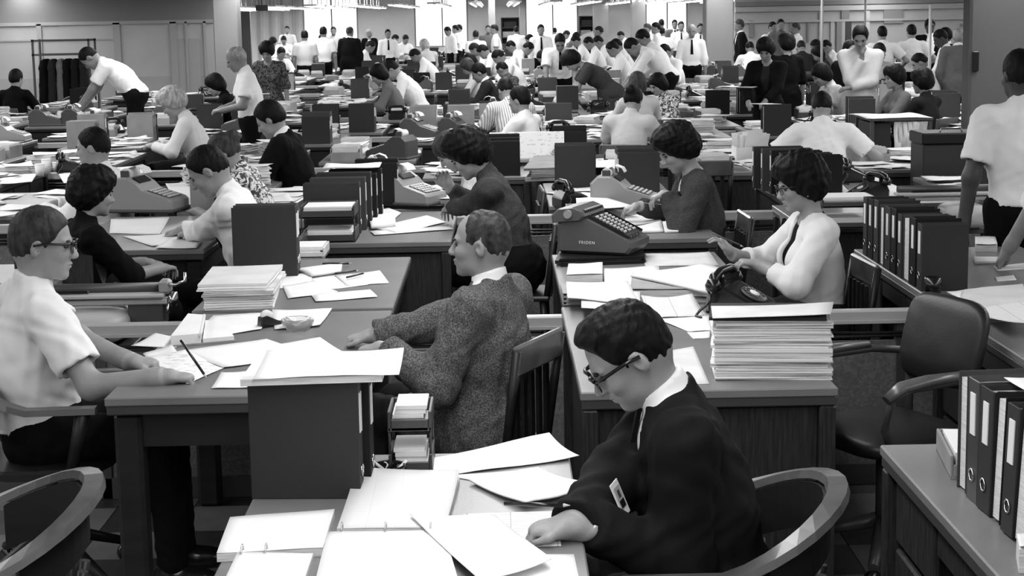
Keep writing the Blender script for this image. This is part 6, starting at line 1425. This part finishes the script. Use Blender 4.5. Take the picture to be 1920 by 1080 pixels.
# rack of hanging sheets at the right
rk = empty('sheet_rack', (PY(1688, 250, 13.2).x, 13.2, 0), 0, 'table rack with long sheets hanging under a white top sheet', 'rack'); X0, X1 = PY(1632, 250, 13.2).x-rk.location.x, PY(1750, 250, 13.2).x-rk.location.x; zt = PY(1688, 222, 13.2).z
MB().box((0, 0, 0), (X1-X0, 0.6, 0.02), 0.004).build('rack_top', M_STEEL, rk, ((X0+X1)/2, 0.3, zt-0.012))
for x in (X0+0.02, X1-0.02):
    for y in (0.03, 0.57): MB().box((0, 0, 0), (0.03, 0.03, zt-0.02)).build('leg', M_STEEL, rk, (x, y, (zt-0.02)/2))
MB().box((0, 0, 0), (0.16, 0.5, zt-0.04)).build('side_cabinet', M_BIND, rk, (X0+0.1, 0.3, (zt-0.04)/2))
for i in range(7):
    pts = [(0, 0.05*sin(q*1.1+i)*0.4, -q*0.045) for q in range(7)]; mb = MB(); V = []; F = []
    for q, pt in enumerate(pts):
        for e in (-0.028, 0.028):
            for t in (0, 0.003): V.append((e, pt[1]+t, pt[2]))
    for q in range(6): k4 = q*4; F += [(k4, k4+2, k4+6, k4+4), (k4+1, k4+5, k4+7, k4+3), (k4, k4+4, k4+5, k4+1), (k4+2, k4+3, k4+7, k4+6)]
    mb.add(V, F, True); mb.build('hanging_sheet', M_PAPER2 if i % 2 else M_PAPER, rk, (X0+0.23+i*(X1-X0-0.28)/6.5, 0.02, zt-0.03))
sheet_quad('paper_sheet', None, 'big white sheet spread on the hanging rack', world=[Vector((rk.location.x+X0-0.06, 13.8, zt)), Vector((rk.location.x+X1-0.05, 13.8, zt)), Vector((rk.location.x+X1, 13.2, zt)), Vector((rk.location.x+X0-0.03, 13.2, zt))], wave=0.015)
RECTS.append((rk.location.x+X0, rk.location.x+X1, 13.1, 13.9, ''))
bx_ = empty('carton', (PZ(1765, 320).x, 11.2, 0), 0, 'dark file box with lid standing right of the hanging rack', 'box'); MB().box((0, 0, 0), (0.42, 0.34, 0.96), 0.01).build('box_body', M_BIND, bx_, (0, 0, 0.48)); MB().box((0, 0, 0), (0.44, 0.36, 0.08), 0.01).build('lid', M_BIND2, bx_, (0, 0, 1.0)); MB().tube([(-0.08, -0.1, 1.03), (-0.07, -0.1, 1.07), (0.07, -0.1, 1.07), (0.08, -0.1, 1.03)], 0.006, 6).build('handle', M_CHROME, bx_)
RECTS.append((bx_.location.x-.25, bx_.location.x+.25, 11.0, 11.4, ''))
# coat rack with coats
cy = 25.5; ct = empty('coat_rack', (PY(122, 120, cy).x, cy, 0), 0, 'dark steel coat rack standing against the office partition', 'coat rack'); w = PY(176, 100, cy).x-PY(67, 100, cy).x; zc = PY(120, 73, cy).z
for sx in (-1, 1):
    for sy in (-1, 1): MB().box((0, 0, 0), (0.03, 0.03, zc)).build('post', M_STEEL, ct, (sx*(w/2-0.02), sy*0.2, zc/2))
for z in (zc-0.02, zc-0.24):
    for sy in (-1, 1): MB().box((0, 0, 0), (w, 0.03, 0.03)).build('rail', M_STEEL, ct, (0, sy*0.2, z))
    for i in range(6): MB().box((0, 0, 0), (0.02, 0.4, 0.02)).build('shelf_bar', M_STEEL, ct, (-w/2+0.1+i*(w-0.2)/5, 0, z))
for i in range(6):
    P_ = [cap((0, -0.10, zc-0.36), (0, 0.10, zc-0.36), 0.05, None, 0.05), cap((0, -0.13, zc-0.45), (0, -0.16, zc-0.95), 0.06, 0.07, 0.05), cap((0, 0.13, zc-0.45), (0, 0.16, zc-0.95), 0.06, 0.07, 0.05), cap((0, 0, zc-0.45), (0, 0, zc-1.25), 0.09, 0.13, 0.1)]
    if i == 0: cm = sdf_mesh('hanging_coat', P_, 0.025, noise=0.01)
    o = link('hanging_coat', cm, (M_BLACKC, M_DARKC, M_GREYC, M_BLACKC, M_SUIT, M_DARKC)[i], None, (ct.location.x-w/2+0.16+i*(w-0.32)/5, cy, 0), 0.15*((i % 3)-1))
    tag(o, ['black coat hanging at the left end of the rack', 'charcoal coat hanging second on the rack', 'grey coat hanging between dark coats on the rack', 'black coat hanging fourth on the rack', 'black coat hanging fifth on the rack', 'charcoal coat hanging at the right end of the rack'][i], 'coat', 'coats on the rack')
RECTS.append((ct.location.x-w/2-.1, ct.location.x+w/2+.1, cy-.4, cy+.4, ''))
# bookcases on the far wall
for u0, u1, v0, lb in ((940, 973, 33, 'dark bookcase on the far wall left of the middle window'), (1086, 1113, 30, 'dark bookcase on the far wall right of the middle window')):
    Y = 58.9; a, b = PY(u0, v0, Y), PY(u1, v0, Y); bw = b.x-a.x; r = empty('bookcase', ((a.x+b.x)/2, Y, 0), 0, lb, 'bookcase')
    MB().box((0, 0.17, a.z/2), (bw, 0.02, a.z)).build('back', M_BIND2, r)
    for sx in (-1, 1): MB().box((sx*bw/2, 0, a.z/2), (0.04, 0.35, a.z)).build('side', M_BIND3, r)
    for i in range(6): MB().box((0, 0, 0.1+i*(a.z-0.12)/5), (bw, 0.34, 0.03)).build('shelf', M_BIND3, r)
    for i in range(5): MB().box((bw*0.08*(i % 3-1), -0.02, 0.22+i*(a.z-0.12)/5), (bw*0.7, 0.2, 0.2)).build('book_row', (M_BIND, M_GREYPAPER)[i % 2], r)

# ------------------------------------------------------------------ the rows further down: desks wherever nobody stands, each with its things
rng = random.Random(11); bpy.context.view_layer.update()
for o in bpy.data.objects:
    if o.name.startswith('wall_column'): RECTS.append((o.location.x-o.dimensions.x/2, o.location.x+o.dimensions.x/2, o.location.y-o.dimensions.y/2, o.location.y+o.dimensions.y/2, ''))
RECTS.append((-30, PY(446, 60, 29).x, 28.6, 60, '')); RECTS.append((PY(1378, 60, 36).x, 30, 35.6, 60, ''))
def free(x0, x1, y0, y1, pad=0.0, people=True):
    for (a, b, c, d, *_r) in RECTS:
        if x0 < b+pad and x1 > a-pad and y0 < d+pad*0.3 and y1 > c-pad*0.3: return False
    if people:
        for (x, y, r) in OCC:
            if x0-0.14 < x < x1+0.14 and y0-0.14 < y < y1+0.14: return False
    return True
# shared shapes
SH = []
for i in range(6):
    n = 6; V = []; F = []; W, D = (0.22, 0.29) if i % 2 else (0.30, 0.24)
    for j in range(n+1):
        for q in range(n+1):
            s, t = q/n, j/n; V.append(((s-.5)*W, (t-.5)*D, 0.0015+0.006*(1+sin(5*s+3*t+i*2))*(0.2+abs(s-.5))+(0.03*max(0, s+t-1.6)**1.0 if i == 3 else 0)))
    m0 = len(V); V += [(a, b, c-0.0014) for a, b, c in V]; w = n+1
    for j in range(n):
        for q in range(n): a = j*w+q; F += [(a, a+1, a+w+1, a+w), (m0+a, m0+a+w, m0+a+w+1, m0+a+1)]
    bd = [q for q in range(w)]+[j*w+n for j in range(1, w)]+[n*w+q for q in range(n-1, -1, -1)]+[j*w for j in range(n-1, 0, -1)]
    F += [(bd[q], m0+bd[q], m0+bd[(q+1) % len(bd)], bd[(q+1) % len(bd)]) for q in range(len(bd))]
    mb = MB(); mb.add(V, F, True); SH.append(mb.mesh('paper_sheet'))
ST = []
for i in range(5):
    mb = MB(); r2 = random.Random(i); H = (0.05, 0.09, 0.13, 0.07, 0.04)[i]; k = int(H/0.01)
    for q in range(k): mb.box((r2.uniform(-.012, .012), r2.uniform(-.012, .012), (q+.5)*H/k), (0.23+r2.uniform(-.02, .01), 0.30+r2.uniform(-.03, .01), H/k-0.001), 0, Matrix.Rotation(r2.uniform(-.06, .06), 3, 'Z'))
    ST.append((mb.mesh('paper_stack'), H))
BKm = []
for i in range(3):
    mb = MB(); w, h, t = 0.26, (0.27, 0.29, 0.25)[i], (0.06, 0.075, 0.05)[i]
    for sy in (-1, 1): mb.box((0, sy*(t/2-0.002), h/2), (w, 0.004, h), 0.001)
    mb.box((w/2-0.002, 0, h/2), (0.004, t, h), 0.001); lb = MB().box((w/2+0.001, 0, h*0.7), (0.003, t*0.5, h*0.3)); pg = MB().box((-0.006, 0, h/2-0.003), (w-0.03, t-0.012, h-0.03))
    BKm.append((mb.mesh('cover'), lb.mesh('spine_label'), pg.mesh('pages'), t, h))
COUNT = {}; MASS = {}
LIMIT = 280
def over(kind): COUNT[kind] = COUNT.get(kind, 0)+1; return COUNT[kind] > LIMIT
def mass(kind, me, x, y, z, rz):
    n = len(me.vertices); co = np.empty(n*3); me.vertices.foreach_get('co', co); co = co.reshape(-1, 3); c, s_ = cos(rz), sin(rz)
    co = co@np.array([[c, s_, 0], [-s_, c, 0], [0, 0, 1]])+np.array([x, y, z]); MASS.setdefault(kind, []).append((co, [tuple(p.vertices) for p in me.polygons]))
def place(name, me, m, x, y, z, rz, label, cat, group):
    if over(name): return mass(name, me, x, y, z, rz)
    o = link(name, me, m, None, (x, y, z), rz); return tag(o, label, cat, group)
def short_binder(x, y, z, rz, i, m, label, group):
    c, l, p, t, h = BKm[i]
    if over('ring_binder'):
        mass('ring_binder', c, x, y, z, rz); mass('binder_label', l, x, y, z, rz); mass('binder_label', p, x, y, z, rz); return t
    r = empty('ring_binder', (x, y, z), rz, label, 'binder', group)
    link('cover', c, m, r); link('spine_label', l, M_TAG, r); link('pages', p, M_EDGE, r); return t
def fill_desk(x0, x1, y0, y1, phrase, near, density, skip=()):
    w, d = x1-x0, y1-y0; cols, rows = (2, 3) if d > w else (3, 2)
    on = 'on the '+phrase; zs = ZD
    for i in range(cols):
        for j in range(rows):
            cx, cy = x0+w*(i+.5)/cols, y0+d*(j+.5)/rows; sw, sd = w/cols, d/rows
            k = rng.random(); side = ('left', 'middle', 'right')[min(2, i if cols == 3 else i*2)]; dep = ('front', 'middle', 'back')[min(2, j if rows == 3 else j*2)]
            spot = '%s %s' % (dep, side)
            G = lambda kind: '%s %s' % (kind, on)
            if k < 0.46 or (k < 0.58 and not near):
                for q in range(rng.choice((2, 3, 3)) if density > 0.6 else 1):
                    place('paper_sheet', rng.choice(SH), M_PAPER if rng.random() < 0.8 else M_PAPER2, cx+rng.uniform(-.09, .09), cy+rng.uniform(-.12, .12), zs+0.010*q, rng.uniform(-0.7, 0.7), ('%s loose sheet, %s, on the %s' % (('lowest', 'middle', 'topmost')[q], spot, phrase)) if near else 'loose white sheet '+on, 'paper', G('loose sheets'))
            elif k < 0.66:
                me, H = rng.choice(ST); place('paper_stack', me, rng.choice((M_PAPER, M_PAPER, M_PAPER2, M_EDGE, M_GREYPAPER)), cx, cy, zs, rng.uniform(-.3, .3), 'stack of papers %s, %s' % (on, spot) if near else 'uneven stack of papers '+on, 'paper stack', G('paper stacks'))
                if rng.random() < 0.6: place('paper_sheet', rng.choice(SH), M_PAPER, cx+rng.uniform(-.04, .04), cy, zs+H+0.002, rng.uniform(-.5, .5), ('sheet on the stack, %s, on the %s' % (spot, phrase)) if near else 'sheet topping a stack '+on, 'paper', G('sheets on stacks'))
            elif k < 0.79 and density > 0.4:
                sp = rng.choice((0, pi)); n = rng.choice((2, 3, 4)); yy = cy-sd*0.42; mt = rng.choice((M_BIND, M_BIND2, M_BIND3, M_CARD))
                for q in range(n):
                    t = short_binder(cx, yy+0.035, zs, sp+rng.uniform(-.04, .04), rng.randrange(3), mt if rng.random() < .7 else M_BIND, ('%s upright binder, %s, on the %s' % (ORD[q], spot, phrase)) if near else 'upright binder '+on, G('upright binders')); yy += t+0.02
                    if yy > cy+sd*0.4: break
            elif k < 0.85:
                phone(cx, cy, rng.choice((0, 180, 90, -60)), 'black telephone %s%s' % (on, ', '+spot if near else ''), group=G('telephones'))
            elif k < 0.90 and density > 0.5:
                adding_machine(cx, cy, rng.choice((0, 180, -20, 160)), 'adding machine %s%s' % (on, ', '+spot if near else ''), m=rng.choice((M_MACH, M_MACHD, M_STEEL)), group=G('adding machines'))
            elif k < 0.97 and density > 0.4:
                r = empty('card_tray', (cx, cy, zs), rng.uniform(-.2, .2), 'long card tray %s%s' % (on, ', '+spot if near else ''), 'tray', G('card trays'))
                m = rng.choice((M_CARD, M_GREYPAPER, M_BIND3)); link('tray_body', CT[0], m, r); link('cards', CT[1], M_EDGE, r)
CT = (MB().box((0, 0, 0.004), (0.24, 0.34, 0.008)).box((-0.118, 0, 0.05), (0.006, 0.34, 0.10)).box((0.118, 0, 0.05), (0.006, 0.34, 0.10)).box((0, 0.168, 0.05), (0.24, 0.006, 0.10)).box((0, -0.168, 0.035), (0.24, 0.006, 0.07)).mesh('tray_body'),)
_cm = MB()
for q in range(14): _cm.box((0, -0.14+q*0.021, 0.062+0.004*(q % 3)), (0.215, 0.012, 0.10))
CT = CT+(_cm.mesh('cards'),)
for (x0, x1, y0, y1, lb) in list(RECTS):
    if lb and y1 > 10.5 and 'board' not in lb: fill_desk(x0+0.02, x1-0.02, y0+0.03, y1-0.03, lb, True, 1.0)
    elif lb and 'board' in lb: fill_desk(x0+.02, x1-.02, y0+.03, y1-.03, lb, True, 1)
Yp = 9.53; row = 2; nd = 0
while Yp < 55:
    for half in (0, 1):
        y0, y1 = (Yp-1.40, Yp-0.07) if half == 0 else (Yp+0.05, Yp+1.38)
        ym = (y0+y1)/2
        if ym < 9.6: continue
        xl, xr = PY(-40, 200, ym).x, PY(1960, 200, ym).x
        if ym > 26: xl = max(xl, PY(405, 100, ym).x if ym > 26 else xl)
        if ym > 34.5: xr = min(xr, PY(1400, 60, ym).x); 
        x = xl-0.6+rng.uniform(0, 0.4); n = 0; rname = '%s row' % ORD[min(17, (row-2)*2+half+2)]
        while x < xr:
            ok = None
            for dx in (0, 0.12, 0.24, 0.36, 0.48, 0.6, 0.75):
                if free(x+dx, x+dx+0.78, y0, y1, 0.12): ok = x+dx; break
            if ok is None: x += 0.7; continue
            farr = ym > 24
            ph = ('desk %s in the %s' % (ORD[min(17, n)], rname)) if not farr else 'crowded desks far down the hall'
            if ym < 24: add_desk(ok, ok+0.78, y0, y1, 'cluttered desk, %s from the left in the %s' % (ORD[min(17, n)], rname), 'ped', far=ym > 15)
            else: add_desk(ok, ok+0.78, y0, y1, 'cluttered desk far down the hall', 'ped', far=True, group='far desks')
            dens = 1.0 if ym < 26 else 0.55 if ym < 36 else 0.45
            fill_desk(ok+0.02, ok+0.76, y0+0.04, y1-0.04, ph, not farr, dens); nd += 1; n += 1
            x = ok+0.78+(0.55 if rng.random() < 0.6 else 0.1)
    if row > 3 and Yp < 45:
        xs = [PY(0, 200, Yp).x-0.5, PY(1920, 200, Yp).x+0.5 if Yp < 30 else PY(1400, 200, Yp).x]
        cuts = sorted([(x-0.36, x+0.36) for (x, y, r) in OCC if abs(y-Yp) < 0.55]+[(a, b) for (a, b, c, d, *_r) in RECTS if c < Yp+0.03 and d > Yp-0.05]); a0 = xs[0]; sn = 0
        for (a, b) in cuts+[(xs[1], xs[1])]:
            a = min(a, xs[1])
            if a-a0 > 0.5: low_partition(Yp-0.01, a0, a, 'low partition piece, %s from the left in the %s partition line' % (ORD[min(17, sn)], ORD[min(17, row-1)])); sn += 1
            a0 = max(a0, b)
    Yp += 3.33; row += 1
for kind, (nm, lb, m) in dict(paper_sheet=('loose_papers', 'countless loose white sheets on the farthest desks', M_PAPER), paper_stack=('paper_piles', 'countless paper piles on the farthest desks', M_PAPER), ring_binder=('binder_rows', 'countless dark binders on the farthest desks', M_BIND), binder_label=('binder_pages', 'pages and labels of the farthest binders', M_EDGE)).items():
    if kind in MASS:
        V = np.concatenate([a for a, f in MASS[kind]]); F = []; o_ = 0
        for a, f in MASS[kind]: F += [[i+o_ for i in q] for q in f]; o_ += len(a)
        me = bpy.data.meshes.new(nm); me.from_pydata(V.tolist(), [], F); me.update(); o = link(nm, me, m); tag(o, lb, 'papers' if 'paper' in kind else 'binders', kind='stuff')
print('desks', nd, 'objects', len(bpy.data.objects))
